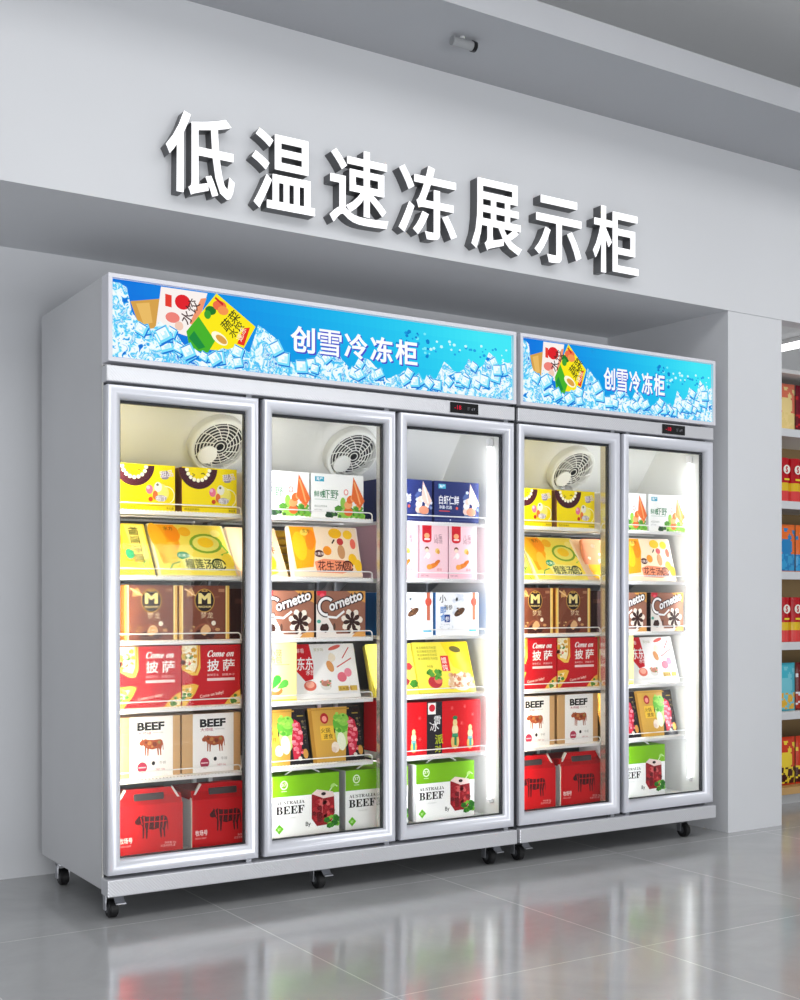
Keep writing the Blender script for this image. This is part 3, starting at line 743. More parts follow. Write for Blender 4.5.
# 5 pink snack carton
def d_pink():
    w, h = .131, .203; A = Art(w, h, K(246, 206, 214))
    A.rect(.10, .72, .42, 1, K(206, 24, 40)); A.ell(.26, .72, .10, .05, K(206, 24, 40)); A.ell(.26, .8, .06, .05, K(240, 170, 120)); A.rect(.17, .72, .36, .75, K(250, 230, 230))
    A.text('儿童', .5, .75, .10, K(150, 110, 120), .005); A.text('鸡块', .5, .66, .10, K(150, 110, 120), .005)
    A.ell(.26, .55, .05, .05, K(120, 70, 50)); A.ell(.26, .53, .045, .035, K(248, 220, 200)); A.ell(.3, .43, .05, .06, K(245, 240, 238)); A.line([(.24, .44), (.16, .38)], .02, K(245, 240, 238))
    A.ell(.62, .52, .05, .05, K(240, 200, 110)); A.ell(.66, .5, .03, .04, K(214, 150, 60)); A.ell(.46, .24, .13, .045, K(228, 130, 40), 20); A.ell(.34, .22, .06, .05, K(240, 160, 70)); A.ell(.62, .31, .07, .035, K(214, 110, 30), 30); A.text('美味', .6, .15, .06, K(220, 130, 130), .01)
    A.rect(0, .03, 1, .1, K(244, 190, 202)); A.text('NET 300g', .06, .045, .04, K(120, 90, 100)); A.rect(.975, 0, 1, 1, K(226, 176, 188)); A.rect(0, 0, .02, 1, K(252, 226, 230))
    return card_box('chicken_nugget_carton', w, .28, h, K(246, 206, 214), K(232, 188, 202), K(246, 214, 220), A)
# 6 brown ice cream box
def d_magnum():
    w, h = .182, .182; A = Art(w, h, K(118, 62, 44))
    A.rect(0, 0, .045, 1, K(236, 190, 90)); A.rect(.045, 0, .075, 1, K(250, 226, 150)); A.rect(.925, 0, .955, 1, K(250, 226, 150)); A.rect(.955, 0, 1, 1, K(236, 190, 90))
    A.poly([(.08, .55), (.35, 1), (.55, 1), (.3, .5), (.08, .2)], K(128, 72, 52)); A.arc(.8, .5, .28, .31, 90, 260, K(140, 84, 62))
    A.blob(.2, .86, .12, K(214, 160, 96), seed=3, jit=.6); A.line([(.1, .94), (.2, .88), (.34, .8)], .03, K(240, 200, 140))
    A.ell(.5, .72, .20, .22, K(206, 160, 70), n=28); A.ell(.5, .72, .185, .205, K(34, 16, 20), n=28); A.text('M', 0, 0, 1, K(244, 226, 150), .05, box=(.375, .66, .625, .86)); A.poly([(.44, .885), (.45, .92), (.5, .9), (.55, .92), (.56, .885)], K(206, 160, 70))
    A.text('MAGNUM', 0, 0, 1, K(236, 210, 140), .02, box=(.37, .585, .63, .625)); A.text('梦龙', .42, .40, .13, K(236, 206, 170), .0)
    A.rect(.78, .88, .9, .94, K(170, 120, 90)); A.arc(.5, .06, .2, .24, 30, 170, K(150, 84, 60)); A.ell(.42, .06, .14, .12, K(72, 32, 26)); A.blob(.52, .17, .12, K(226, 180, 130), seed=8, jit=.5); A.ell(.68, .3, .045, None, K(244, 232, 214)); A.ell(.76, .18, .05, .03, K(200, 150, 100)); A.ell(.62, .08, .08, .06, K(60, 26, 22)); A.speck(.08, .14, .3, .24, .03, [K(214, 170, 110), K(150, 100, 70)], 10)
    return card_box('ice_cream_box', w, .28, h, K(118, 62, 44), K(190, 110, 40), K(70, 34, 26), A)
def d_brownside():
    return card_box('ice_cream_box', .09, .24, .172, K(52, 24, 20), K(60, 28, 22), K(66, 34, 26), Art(.09, .172, K(52, 24, 20)).rect(.05, 0, .09, 1, K(90, 50, 34)).rect(.3, .7, .8, .8, K(80, 46, 36)))
def leaf(A, x, y, a, l, wd, c):
    q = A.h/A.w; R = math.radians(a); dx, dy = math.cos(R), math.sin(R)
    pts = []
    for t, s_ in ((0, .1), (.3, .6), (.65, 1), (.9, .7), (1, 0), (.9, -.7), (.65, -1), (.3, -.6), (0, -.1)):
        pts.append((x+(dx*t*l-dy*s_*wd)*q, y+dy*t*l+dx*s_*wd))
    A.poly(pts, c)
# 7 cone box
def d_cone():
    w, h = .204, .166; A = Art(w, h, K(156, 104, 84))
    A.poly([(0, 0), (0, .72), (.2, .5), (.4, .1), (.42, 0)], K(240, 232, 226)); A.poly([(.62, 1), (1, 1), (1, .74), (.85, .82)], K(222, 160, 80)); A.rect(0, 0, 1, .07, K(238, 230, 224)); A.poly([(.72, 0), (1, 0), (1, .14), (.8, .1)], K(224, 164, 90))
    A.rect(.02, .9, .2, 1, K(214, 40, 60)); A.ell(.12, .9, .06, .045, K(240, 90, 110))
    for a in range(0, 360, 51): leaf(A, .72, .34, a+10, .28, .075, K(246, 236, 222))
    for a in range(0, 360, 51): leaf(A, .72, .34, a+35, .22, .05, K(60, 32, 26))
    A.ell(.72, .34, .06, None, K(46, 24, 22)); A.ell(.66, .12, .05, .04, K(60, 32, 26)); A.ell(.8, .14, .05, .04, K(60, 32, 26))
    A.blob(.16, .2, .13, K(60, 34, 28), seed=4, jit=.45); A.ell(.36, .22, .03, .08, K(90, 60, 50)); A.ell(.05, .34, .05, .04, K(90, 170, 150))
    for dx, dy, b, c in ((0, 0, .10, K(50, 30, 36)), (0, 0, .03, K(246, 244, 244))):
        v = A.text('ornetto', .27, .56, .30, c, b, 18, sx=.92, shear=.1)
        A.arc(.2, .66, .17-.02-(b > .05)*.025, .23-.02+(b > .05)*.025, 40 if b > .05 else 46, 285 if b > .05 else 280, c)
    A.line([(.22, .44), (.4, .42), (.56, .56)], .05, K(246, 244, 244))
    A.text('经典香草', .5, .09, .05, K(80, 50, 40), 0)
    return card_box('ice_cream_cone_box', w, .28, h, K(156, 104, 84), K(40, 24, 24), K(150, 110, 96), A)
def d_seacuc():
    w, h = .203, .162; A = Art(w, h, K(248, 249, 252))
    A.rect(0, 0, .018, 1, K(60, 120, 190)); A.speck(.44, .4, .74, .95, .10, [K(236, 240, 248), K(222, 228, 240)], 22, 5); A.text('小', .1, .78, .2, K(30, 30, 36), .02); A.text('海参', .2, .6, .13, K(30, 30, 36), .01)
    A.text('即', .12, .52, .18, K(30, 120, 200), .03); A.text('食', .12, .34, .18, K(40, 130, 205), .03); A.rect(.22, .3, .34, .48, K(20, 60, 140)); A.text('参', .23, .33, .13, K(255, 255, 255), .01)
    A.ell(.56, .54, .17, .075, K(96, 62, 40), 30, 20); A.speck(.5, .46, .64, .64, .03, [K(60, 38, 26), K(130, 90, 60)], 18, 4)
    A.rect(.86, .35, .93, 1, K(206, 110, 80)); A.ell(.895, .78, .09, .10, K(214, 90, 70)); A.speck(.08, .12, .4, .26, .02, [K(190, 200, 210)], 16, 3); A.rect(.78, .08, .96, .14, K(90, 190, 225))
    return card_box('sea_cucumber_box', w, .28, h, K(248, 249, 252), K(30, 110, 180), K(244, 246, 250), A)
def d_pizza():
    w, h = .213, .202; A = Art(w, h, K(196, 22, 34))
    A.poly([(.0, 1), (.3, 1), (.31, .62), (.26, .50), (.16, .5), (.0, .6)], K(244, 200, 90)); A.poly([(0, 1), (.24, 1), (.25, .66), (.21, .56), (.0, .64)], K(250, 236, 200)); A.line([(.28, 1), (.27, .68), (.22, .54)], .025, K(220, 140, 60)); A.speck(.01, .62, .22, .97, .06, [K(70, 130, 50), K(224, 170, 60), K(250, 246, 220), K(220, 90, 60)], 26, 4)
    A.poly([(0, .34), (.2, .36), (.28, .33), (.22, .2), (.06, 0), (0, 0)], K(240, 190, 70)); A.poly([(0, .28), (.17, .3), (.1, .16), (0, .06)], K(250, 232, 190)); A.speck(.01, .1, .12, .27, .05, [K(80, 140, 60), K(230, 180, 60)], 9, 3)
    A.poly([(.72, 0), (.8, .1), (.92, .2), (1, .24), (1, 0)], K(244, 196, 80)); A.speck(.84, .01, .99, .15, .05, [K(90, 140, 60), K(250, 236, 190)], 12, 7)
    A.text('𝑪𝒐𝒎𝒆 𝒐𝒏', 0, 0, 1, K(255, 250, 250), .02, box=(.42, .80, .88, .91), shear=.03); A.text('披', 0, 0, 1, K(255, 250, 250), .03, box=(.42, .56, .63, .76)); A.text('萨', 0, 0, 1, K(255, 250, 250), .03, box=(.69, .56, .90, .76))
    A.text('美味芝士', 0, 0, 1, K(246, 190, 190), .02, box=(.42, .48, .62, .52)); A.text('鲜嫩多汁', 0, 0, 1, K(246, 190, 190), .02, box=(.68, .48, .90, .52)); A.rect(.42, .40, .9, .445, K(250, 220, 220)); A.text('Come on baby!', .3, .12, .07, K(255, 220, 210), .015, 8)
    return card_box('pizza_box', w, .28, h, K(196, 22, 34), K(226, 12, 22), K(160, 16, 26), A)
def d_beef():
    w, h = .214, .198; A = Art(w, h, K(206, 166, 116))
    A.rect(.18, 0, .88, 1, K(250, 249, 248)); A.text('BEEF', 0, 0, 1, K(30, 30, 34), .045, box=(.30, .77, .74, .91)); A.text('大师级', 0, 0, 1, K(170, 60, 90), .01, box=(.31, .70, .53, .755)); A.text('MASTER CLASS', 0, 0, 1, K(140, 140, 145), 0, box=(.55, .72, .72, .74))
    cow(A, .54, .50, .36, K(168, 84, 50), [K(196, 130, 70), K(130, 60, 40), K(150, 130, 70)]); A.ell(.38, .16, .085, .09, K(176, 54, 84)); A.rect(.32, .15, .44, .17, K(240, 200, 210)); A.ell(.56, .22, .03, .035, K(40, 40, 44)); A.text('牛排', .66, .2, .06, K(160, 160, 160)); A.text('NET 1kg', .6, .1, .045, K(200, 110, 130))
    return card_box('beef_box', w, .26, h, K(206, 166, 116), K(196, 156, 104), K(190, 160, 130), A)
def d_yellowstand():
    w, h = .19, .205; A = Art(w, h, K(244, 230, 160)); A.poly([(0, 1), (.2, 1), (.2, .78), (0, .74)], K(206, 30, 40)); A.text('小笼', .42, .78, .13, K(110, 90, 60), .01); A.text('汤包', .42, .66, .13, K(110, 90, 60), .01); A.rect(.4, .62, .85, .63, K(160, 140, 90))
    A.ell(.45, .18, .24, .10, K(180, 120, 60)); A.ell(.4, .25, .12, .08, K(232, 190, 160)); A.ell(.56, .23, .1, .07, K(240, 200, 170)); leaf(A, .5, .22, 60, .26, .08, K(60, 160, 60)); leaf(A, .6, .22, 30, .24, .07, K(90, 180, 70)); leaf(A, .45, .3, 110, .2, .06, K(80, 170, 80)); A.rect(0, 0, 1, .03, K(236, 216, 90))
    return card_box('bun_pack', w, .03, h, K(244, 230, 160), K(236, 218, 130), K(244, 230, 160), A, 'film')
def d_gold():
    w, h, t = .215, .198, .03; A = Art(w, h)
    A.poly([(.01, 0), (.66, 0), (.72, .4), (.8, 1), (.0, 1)], K(206, 160, 70)); A.poly([(.62, 0), (1, 0), (1, 1), (.76, 1)], K(34, 30, 34)); A.rect(0, 0, .07, 1, K(176, 128, 48)); A.rect(.0, .95, .8, .975, K(186, 140, 56))
    A.ell(.3, .80, .085, .10, K(176, 36, 40)); A.ell(.3, .79, .05, .055, K(240, 150, 140)); A.rect(.2, .40, .46, .66, K(234, 190, 60)); A.text('火锅', .21, .54, .10, K(70, 50, 20), .01); A.text('速食', .25, .43, .10, K(70, 50, 20), .01); A.rect(.46, .52, .5, .76, K(50, 40, 30))
    A.ell(.62, .55, .15, .33, K(190, 222, 130), -6); A.ell(.60, .68, .16, .17, K(100, 180, 60), 10); A.ell(.66, .76, .12, .12, K(140, 205, 80)); A.ell(.58, .36, .09, .17, K(236, 242, 214)); A.speck(.5, .55, .72, .88, .05, [K(80, 160, 50), K(160, 215, 90), K(120, 195, 70)], 18, 3)
    A.poly([(.78, .82), (.88, .74), (.92, .5), (.82, .12), (.70, .08), (.70, .45)], K(196, 40, 66)); A.speck(.73, .15, .88, .76, .05, [K(226, 110, 130), K(236, 150, 160), K(170, 24, 50)], 22, 5); A.ell(.45, .26, .08, .10, K(240, 226, 210)); A.ell(.42, .22, .05, .05, K(226, 206, 190)); A.ell(.93, .18, .05, .09, K(206, 150, 70)); A.ell(.82, .1, .04, .04, K(225, 220, 210)); A.rect(.84, .86, .96, .88, K(160, 140, 60)); A.speck(.9, .3, .99, .8, .03, [K(120, 110, 70), K(70, 66, 66)], 12, 2)
    return to_mesh('hotpot_pouch', [(pack_body(w, h, t), K(60, 50, 36))], A, M['film'])
def d_redgift():
    w, h = .37, .198; A = Art(w, h, K(214, 18, 28))
    A.rect(.33, 0, .52, 1, K(38, 34, 40)); A.rect(.345, .76, .44, .98, K(250, 246, 244)); A.ell(.395, .88, .07, None, K(206, 30, 50)); A.text('冰', .37, .44, .22, K(240, 240, 240), .01, 6); A.text('雪', .42, .58, .18, K(240, 240, 240), .01); A.text('派', .43, .2, .2, K(190, 205, 40), .02); A.text('对', .43, .04, .15, K(190, 205, 40), .02)
    for x, s_, g_ in ((.17, .8, 0), (.68, 1.05, 1), (.87, .85, 0)):
        A.ell(x, .2*s_, .09*s_, .14*s_, K(232, 190, 110)); A.ell(x, .42*s_, .07*s_, .1*s_, K(244, 224, 176)); A.ell(x, .55*s_, .05*s_, .07*s_, K(240, 214, 150)); A.rect(x-.035*s_, .28*s_, x+.035*s_, .35*s_, K(60, 150, 110) if g_ else K(140, 190, 190))
        A.poly([(x-.01, .3*s_), (x+.02, .3*s_), (x+.02, .12*s_), (x-.01, .14*s_)], K(40, 130, 80) if g_ else K(70, 160, 150))
        if g_: A.ell(x, .64*s_, .055*s_, .035*s_, K(40, 130, 80))
    for x, y in ((.08, .8), (.24, .7), (.64, .86), (.8, .88), (.9, .72), (.24, .3), (.76, .56)):
        for a in (0, 60, 120): A.line([(x-.02*math.cos(math.radians(a)), y-.04*math.sin(math.radians(a))), (x+.02*math.cos(math.radians(a)), y+.04*math.sin(math.radians(a)))], .008, K(240, 110, 110))
    return card_box('red_gift_box', w, .26, h, K(214, 18, 28), K(196, 14, 26), K(150, 12, 24), A)
def d_aus():
    w, h = .268, .216; A = Art(w, h, K(250, 250, 249))
    A.rect(0, .66, 1, 1, K(122, 186, 20)); A.ell(.17, .85, .07, .075, K(236, 248, 214)); A.ell(.17, .85, .05, .055, K(122, 186, 20)); A.text('37', 0, 0, 1, K(240, 250, 220), .02, box=(.135, .83, .205, .88)); A.rect(.13, .745, .21, .755, K(220, 240, 190))
    A.text('𝐀𝐔𝐒𝐓𝐑𝐀𝐋𝐈𝐀', 0, 0, 1, K(34, 34, 36), .0, box=(.055, .535, .475, .59)); A.text('𝐁𝐄𝐄𝐅', 0, 0, 1, K(22, 22, 24), .01, box=(.05, .375, .47, .505)); A.text(MINI, .2, .3, .03, K(200, 200, 200))
    A.poly([(.10, .06), (.165, .14), (.10, .22), (.04, .14)], K(104, 190, 30)); A.text('37', .075, .115, .06, K(220, 250, 190), .01); A.text('By', .49, .15, .1, K(30, 30, 32), .01)
    A.poly([(.58, .66), (.92, .62), (.93, .32), (.84, .14), (.66, .13), (.58, .26)], K(150, 22, 32)); A.poly([(.58, .67), (.66, .735), (.9, .68), (.93, .60), (.76, .58)], K(240, 214, 208)); A.ell(.76, .655, .045, .028, K(40, 20, 24)); A.speck(.61, .2, .89, .54, .06, [K(196, 50, 56), K(110, 14, 24), K(170, 34, 44), K(214, 90, 90)], 34, 3); A.line([(.74, .58), (.74, .34)], .012, K(214, 100, 100))
    A.speck(.78, .1, .98, .3, .06, [K(70, 150, 40), K(40, 110, 30), K(120, 190, 60)], 20, 6); A.line([(.84, .68), (.92, .8), (.97, .76)], .02, K(220, 240, 190)); A.ell(.9, .78, .05, .03, K(180, 225, 120), 30)
    m = card_box('beef_gift_box', w, .25, h, K(250, 250, 249), K(200, 200, 200), K(110, 170, 20), A)
    bm = bmesh.new(); tube(bm, [(-.075+.15*i/14, .03, h-.004+.028*math.sin(PI*i/14)) for i in range(15)], .0028, 6); finish('handle', bm, M['wire'], m)
    return m
def d_carry():
    w, h, d = .232, .160, .2; A = Art(w, h, K(196, 16, 26))
    cow(A, .54, .56, .62, K(66, 14, 20)); cutlines(A, .54, .56, .62, K(196, 16, 26)); A.text('牧场号', 0, 0, 1, K(255, 240, 240), .03, box=(.05, .24, .24, .36)); A.text('FRESH BEEF', .05, .17, .05, K(240, 170, 170)); A.text('净含量 2kg', .72, .16, .055, K(240, 190, 190)); A.text('冷冻牛肉礼盒', .66, .1, .055, K(240, 190, 190))
    bm = bmesh.new(); bx(bm, -w/2, w/2, 0, d, 0, h, .001)
    b2 = bmesh.new(); poly_prism(b2, [(-w/2, h), (w/2, h), (w/2-.035, h+.052), (-w/2+.035, h+.052)], 'Y', .012, .016)
    b3 = bmesh.new(); poly_prism(b3, [(.0, h), (.014, h+.03), (d-.014, h+.03), (d, h)], 'X', -w/2+.002, w/2-.002)
    b4 = bmesh.new(); poly_prism(b4, [(-w/2, h-.002), (-w/2-.001, h+.002), (-w/2+.033, h+.054), (-w/2+.037, h+.050), (-w/2+.003, h-.004)], 'Y', .008, .02)
    b5 = bmesh.new(); poly_prism(b5, [(w/2, h-.002), (w/2+.001, h+.002), (w/2-.033, h+.054), (w/2-.037, h+.050), (w/2-.003, h-.004)], 'Y', .008, .02)
    red = K(196, 16, 26); grey = K(216, 214, 214)
    o = to_mesh('carry_box', [(bm, lambda f: grey if abs(f.normal.x) > .6 else red), (b2, red), (b3, K(170, 12, 20)), (b4, grey), (b5, grey)], A, M['card'])
    bm = bmesh.new(); bx(bm, -.052, .052, .006, .020, h+.012, h+.036, .003); finish('handle', bm, mat('handle_grip', rgb(58, 50, 54), .5), o)
    return o
def d_stack(c1, c2, w=.2):
    """flat frozen pack lying on its back"""
    bm = bmesh.new(); bx(bm, -w/2, w/2, 0, .2, 0, .028, .008)
    A = Art(w, .028); A.speck(.05, .2, .95, .8, .25, [c2, c1], 10, 3)
    return to_mesh('frozen_pack', [(bm, c1)], A, M['film'])
def d_plainpouch(c1, c2):
    w, h = .1, .18; A = Art(w, h, c1); A.speck(.1, .1, .9, .9, .08, [c2, c1], 18, 3)
    return to_mesh('frozen_pouch', [(pack_body(w, h, .02), c1)], A, M['film'])

PROTO = {}
BUILD = dict(yellow=d_yellow, shrimp=d_shrimp, navy=d_navy, mango=lambda: d_pack('mango'), orange=lambda: d_pack('orange'), dumpling=lambda: d_pack('dumpling'), wonton=lambda: d_pack('wonton'),
             mangoside=lambda: d_sidepack('mango'), orangeside=lambda: d_sidepack('orange'), wontonside=d_wonton_side, pink=d_pink, magnum=d_magnum, brownside=d_brownside, cone=d_cone, seacuc=d_seacuc,
             pizza=d_pizza, beef=d_beef, bun=d_yellowstand, gold=d_gold, redgift=d_redgift, aus=d_aus, carry=d_carry,
             stacky=lambda: d_stack(K(214, 170, 50), K(150, 110, 40)), stacko=lambda: d_stack(K(150, 128, 50), K(90, 80, 34)), stackr=lambda: d_stack(K(150, 50, 40), K(210, 190, 90)),
             pouchp=lambda: d_plainpouch(K(236, 150, 110), K(250, 220, 200)), pouchy=lambda: d_plainpouch(K(240, 200, 40), K(206, 150, 30)))
def place(kind, x, y, z, label, cat, group, tilt=0., rz=0., sx=1., roll=0.):
    if kind not in PROTO:
        o = BUILD[kind](); PROTO[kind] = o
    else:
        src = PROTO[kind]; o = src.copy(); COL.objects.link(o)
        for c in src.children:
            k = c.copy(); COL.objects.link(k); k.parent = o
    # lean back about the bottom edge; keep the lowest point on the shelf
    o.rotation_euler = (-math.radians(tilt), math.radians(roll), math.radians(rz)); o.scale = (sx, 1, 1)
    t = .028*math.sin(math.radians(tilt)) if tilt else 0
    o.location = (x, y, z+.0004+max(0, 0)+abs(math.sin(math.radians(roll)))*.1)
    tag(o, label, cat, group)
    return o
Y0 = .13
LZ = dict(zip((1, 2, 3, 4, 5), LEV)); LZ[6] = .172
D = {1: 'behind first door', 2: 'behind second door', 3: 'behind third door', 4: 'behind fourth door', 5: 'behind fifth door'}
SH = {1: 'top shelf', 2: 'second shelf', 3: 'third shelf', 4: 'fourth shelf', 5: 'fifth shelf', 6: 'freezer floor'}
def put(kind, row, door, items, what, cat, group, **kw):
    names = {1: [''], 2: [', left one', ', right one'], 3: [', left one', ', middle one', ', right one'], 4: [', first from left', ', second from left', ', third from left', ', rightmost']}[len(items)]
    for x, nm in zip(items, names):
        place(kind, x, kw.get('y', Y0), LZ[row], '%s on %s %s%s' % (what, SH[row], D[door], nm), cat, group, kw.get('tilt', 0), kw.get('rz', 0), kw.get('sx', 1), kw.get('roll', 0))
# row 1
put('yellow', 1, 1, [.178, .403], 'yellow dessert box', 'food box', 'yellow dessert boxes')
put('shrimp', 1, 2, [.677, .901], 'white shrimp box with green leaves', 'food box', 'white shrimp boxes')
put('navy', 1, 3, [1.207, 1.4255], 'navy blue shrimp box', 'food box', 'navy shrimp boxes', )
put('yellow', 1, 4, [1.792, 2.02], 'yellow dessert box', 'food box', 'yellow dessert boxes')
put('shrimp', 1, 5, [2.307, 2.5275], 'white shrimp box with green leaves', 'food box', 'white shrimp boxes', sx=.95)
# row 2
def pk(kind, x, row, door, what, cat, group, tilt, y=Y0, sx=1., rz=0, z=0):
    o = place(kind, x, y, LZ[row]+z, '%s on %s %s' % (what, SH[row], D[door]), cat, group, tilt, rz, sx); return o
pk('mango', .372, 2, 1, 'yellow rice ball pack leaning back', 'frozen pack', 'leaning rice ball packs', 36, .14)
pk('mangoside', .118, 2, 1, 'yellow pack with sideways writing leaning at the left', 'frozen pack', 'leaning rice ball packs', 33, .14)
pk('orange', .872, 2, 2, 'cream and orange rice ball pack leaning back', 'frozen pack', 'leaning rice ball packs', 15, .14)
pk('orangeside', .612, 2, 2, 'orange pack leaning, cut off by the door frame,', 'frozen pack', 'leaning rice ball packs', 33, .14)
put('pink', 2, 3, [1.184, 1.319, 1.454], 'narrow pink chicken carton', 'food box', 'pink cartons')
pk('mango', 1.975, 2, 4, 'yellow rice ball pack leaning back', 'frozen pack', 'leaning rice ball packs', 36, .14)
pk('mangoside', 1.72, 2, 4, 'yellow pack with sideways writing leaning at the left', 'frozen pack', 'leaning rice ball packs', 33, .14)
pk('orange', 2.458, 2, 5, 'cream and orange rice ball pack leaning back', 'frozen pack', 'leaning rice ball packs', 15, .14)
pk('orangeside', 2.195, 2, 5, 'orange pack leaning, cut off by the door frame,', 'frozen pack', 'leaning rice ball packs', 33, .14)
def stack(kind, x, row, door, n, y, what, group, dz=.0292, z0=0):
    od = {3: ['bottom', 'middle', 'top'], 4: ['bottom', 'second lowest', 'second highest', 'top'], 5: ['bottom', 'second lowest', 'middle', 'second highest', 'top'], 6: ['bottom', 'second', 'third', 'fourth', 'fifth', 'top'], 2: ['lower', 'upper']}[n]
    for i in range(n):
        place(kind, x, y, LZ[row]+i*dz+z0, '%s flat pack, stack at back of %s %s' % (od[i]+' '+what, SH[row], D[door]), 'frozen pack', group)
stack('stacky', .70, 2, 2, 6, .29, 'yellow', 'flat packs stacked at the back')
stack('stacky', .16, 2, 1, 4, .29, 'yellow', 'flat packs stacked at the back')
pk('pouchp', 2.165, 2, 4, 'orange and pink pouch right of the yellow pack', 'frozen pack', 'upright pouches', 12, .17)
# row 3
put('magnum', 3, 1, [.195, .384], 'brown ice cream box with gold letter', 'food box', 'brown ice cream boxes')
put('brownside', 3, 1, [.5205], 'plain dark brown ice cream box set back', 'food box', 'dark brown boxes', y=.15, sx=.88)
put('cone', 3, 2, [.702, .915], 'brown and white cone box', 'food box', 'ice cream cone boxes')
put('seacuc', 3, 3, [1.2135, 1.4255], 'white sea cucumber box', 'food box', 'white sea cucumber boxes')
put('magnum', 3, 4, [1.808, 2.005], 'brown ice cream box with gold letter', 'food box', 'brown ice cream boxes')
put('brownside', 3, 4, [2.147], 'plain dark brown ice cream box set back', 'food box', 'dark brown boxes', y=.15)
put('cone', 3, 5, [2.316, 2.532], 'brown and white cone box', 'food box', 'ice cream cone boxes', sx=.94)
# row 4
put('pizza', 4, 1, [.192, .410], 'red pizza box', 'food box', 'red pizza boxes', )
put('bun', 4, 2, [.640], 'pale yellow bun pack with red corner', 'frozen pack', 'pale yellow bun packs')
pk('dumpling', .872, 4, 2, 'white dumpling pack with red badge leaning', 'frozen pack', 'white dumpling packs', 16, .14, .95, z=0)
stack('stacko', .975, 4, 2, 6, .30, 'olive', 'flat packs stacked at the back')
pk('wonton', 1.395, 4, 3, 'yellow wonton pack leaning back', 'frozen pack', 'yellow wonton packs', 18, .14, .93)
pk('wontonside', 1.158, 4, 3, 'yellow pack with meat picture, partly hidden,', 'frozen pack', 'yellow wonton packs', 18, .14)
stack('stackr', 1.35, 4, 3, 6, .30, 'red and yellow', 'flat packs stacked at the back')
put('pizza', 4, 4, [1.81, 2.03], 'red pizza box', 'food box', 'red pizza boxes')
put('bun', 4, 5, [2.242], 'pale yellow bun pack with red corner', 'frozen pack', 'pale yellow bun packs')
pk('dumpling', 2.485, 4, 5, 'white dumpling pack with red badge leaning', 'frozen pack', 'white dumpling packs', 16, .14, .95)
# row 5
put('beef', 5, 1, [.189, .410], 'kraft beef box with white front', 'food box', 'kraft beef boxes')
put('gold', 5, 2, [.688, .915], 'gold and black hotpot pouch leaning', 'frozen pack', 'gold hotpot pouches', tilt=14, y=.14)
put('redgift', 5, 3, [1.35], 'red gift box with black band', 'food box', 'red gift boxes')
put('beef', 5, 4, [1.80, 2.030], 'kraft beef box with white front', 'food box', 'kraft beef boxes')
pk('pouchy', 2.19, 5, 4, 'yellow pouch beside the kraft beef box', 'frozen pack', 'upright pouches', 8, .17)
put('gold', 5, 5, [2.280, 2.500], 'gold and black hotpot pouch leaning', 'frozen pack', 'gold hotpot pouches', tilt=14, y=.14)
# row 6
put('carry', 6, 1, [.190, .455], 'red beef carry box with dark handle', 'gift box', 'red carry boxes')
put('aus', 6, 2, [.773, 1.068], 'green and white beef box with arched handle', 'gift box', 'green and white beef boxes')
put('aus', 6, 3, [1.373], 'green and white beef box with arched handle', 'gift box', 'green and white beef boxes')
put('carry', 6, 4, [1.797, 2.057], 'red beef carry box with dark handle', 'gift box', 'red carry boxes')
put('aus', 6, 5, [2.385], 'green and white beef box with arched handle', 'gift box', 'green and white beef boxes')

# ------------------------------------------------------------------ snack gondola seen past the pillar
GX, GY = 3.16, .36
G = empty('snack_shelf', (GX, GY, 0)); tag(G, 'white shop shelving full of snacks beyond the pillar at the right edge', 'shelving')
wood = mat('beige_backboard', rgb(150, 124, 84), .6)
boxobj('back_board', wood, (0, 1.2, .42, .44, .05, 2.13), G)
boxobj('side_panel', M['wire'], (-.02, 0, .0, .44, 0, 2.14), G); boxobj('side_panel', M['wire'], (1.2, 1.22, 0, .44, 0, 2.14), G)
boxobj('top_panel', M['wire'], (0, 1.2, .0, .44, 2.125, 2.145), G, .002)
boxobj('plinth', mat('grey_plinth', rgb(190, 192, 194), .4), (0, 1.2, .03, .42, 0, .05), G)
boxobj('bottom_board', mat('wooden_edge', rgb(196, 156, 100), .5), (0, 1.2, 0, .42, .05, .085), G, .002)
GS = (.085, .455, .798, 1.145, 1.492, 1.848)
for z in GS[1:]:
    s = boxobj('shelf', M['wire'], (0, 1.2, .01, .42, z-.02, z), G, .001)
    boxobj('price_rail', mat('price_rail_grey', rgb(214, 216, 220), .3), (0, 1.2, -.004, .0095, z-.035, z+.004), s, .002)
def snack_bag(c, fn):
    w, h, t = .17, .24, .05; bm = bmesh.new(); nx, nz_ = 16, 26
    def surf(sg):
        return [[bm.verts.new((-w/2+w*i/nx*(1), t/2+sg*t/2*(abs(math.sin(PI*i/nx))**.6)*(abs(math.sin(PI*j/nz_))**.5), h*j/nz_)) for i in range(nx+1)] for j in range(nz_+1)]
    a = surf(-1); b = surf(1)
    for g_, fl in ((a, 0), (b, 1)):
        for j in range(nz_):
            for i in range(nx):
                q = [g_[j][i], g_[j][i+1], g_[j+1][i+1], g_[j+1][i]]; bm.faces.new(q[::-1] if fl else q)
    bmesh.ops.remove_doubles(bm, verts=bm.verts[:], dist=1e-5)
    bm.normal_update()
    o = to_mesh('snack_bag', [(bm, lambda f: fn((f.calc_center_median().x+w/2)/w, f.calc_center_median().z/h))], None, M['film'])
    return o
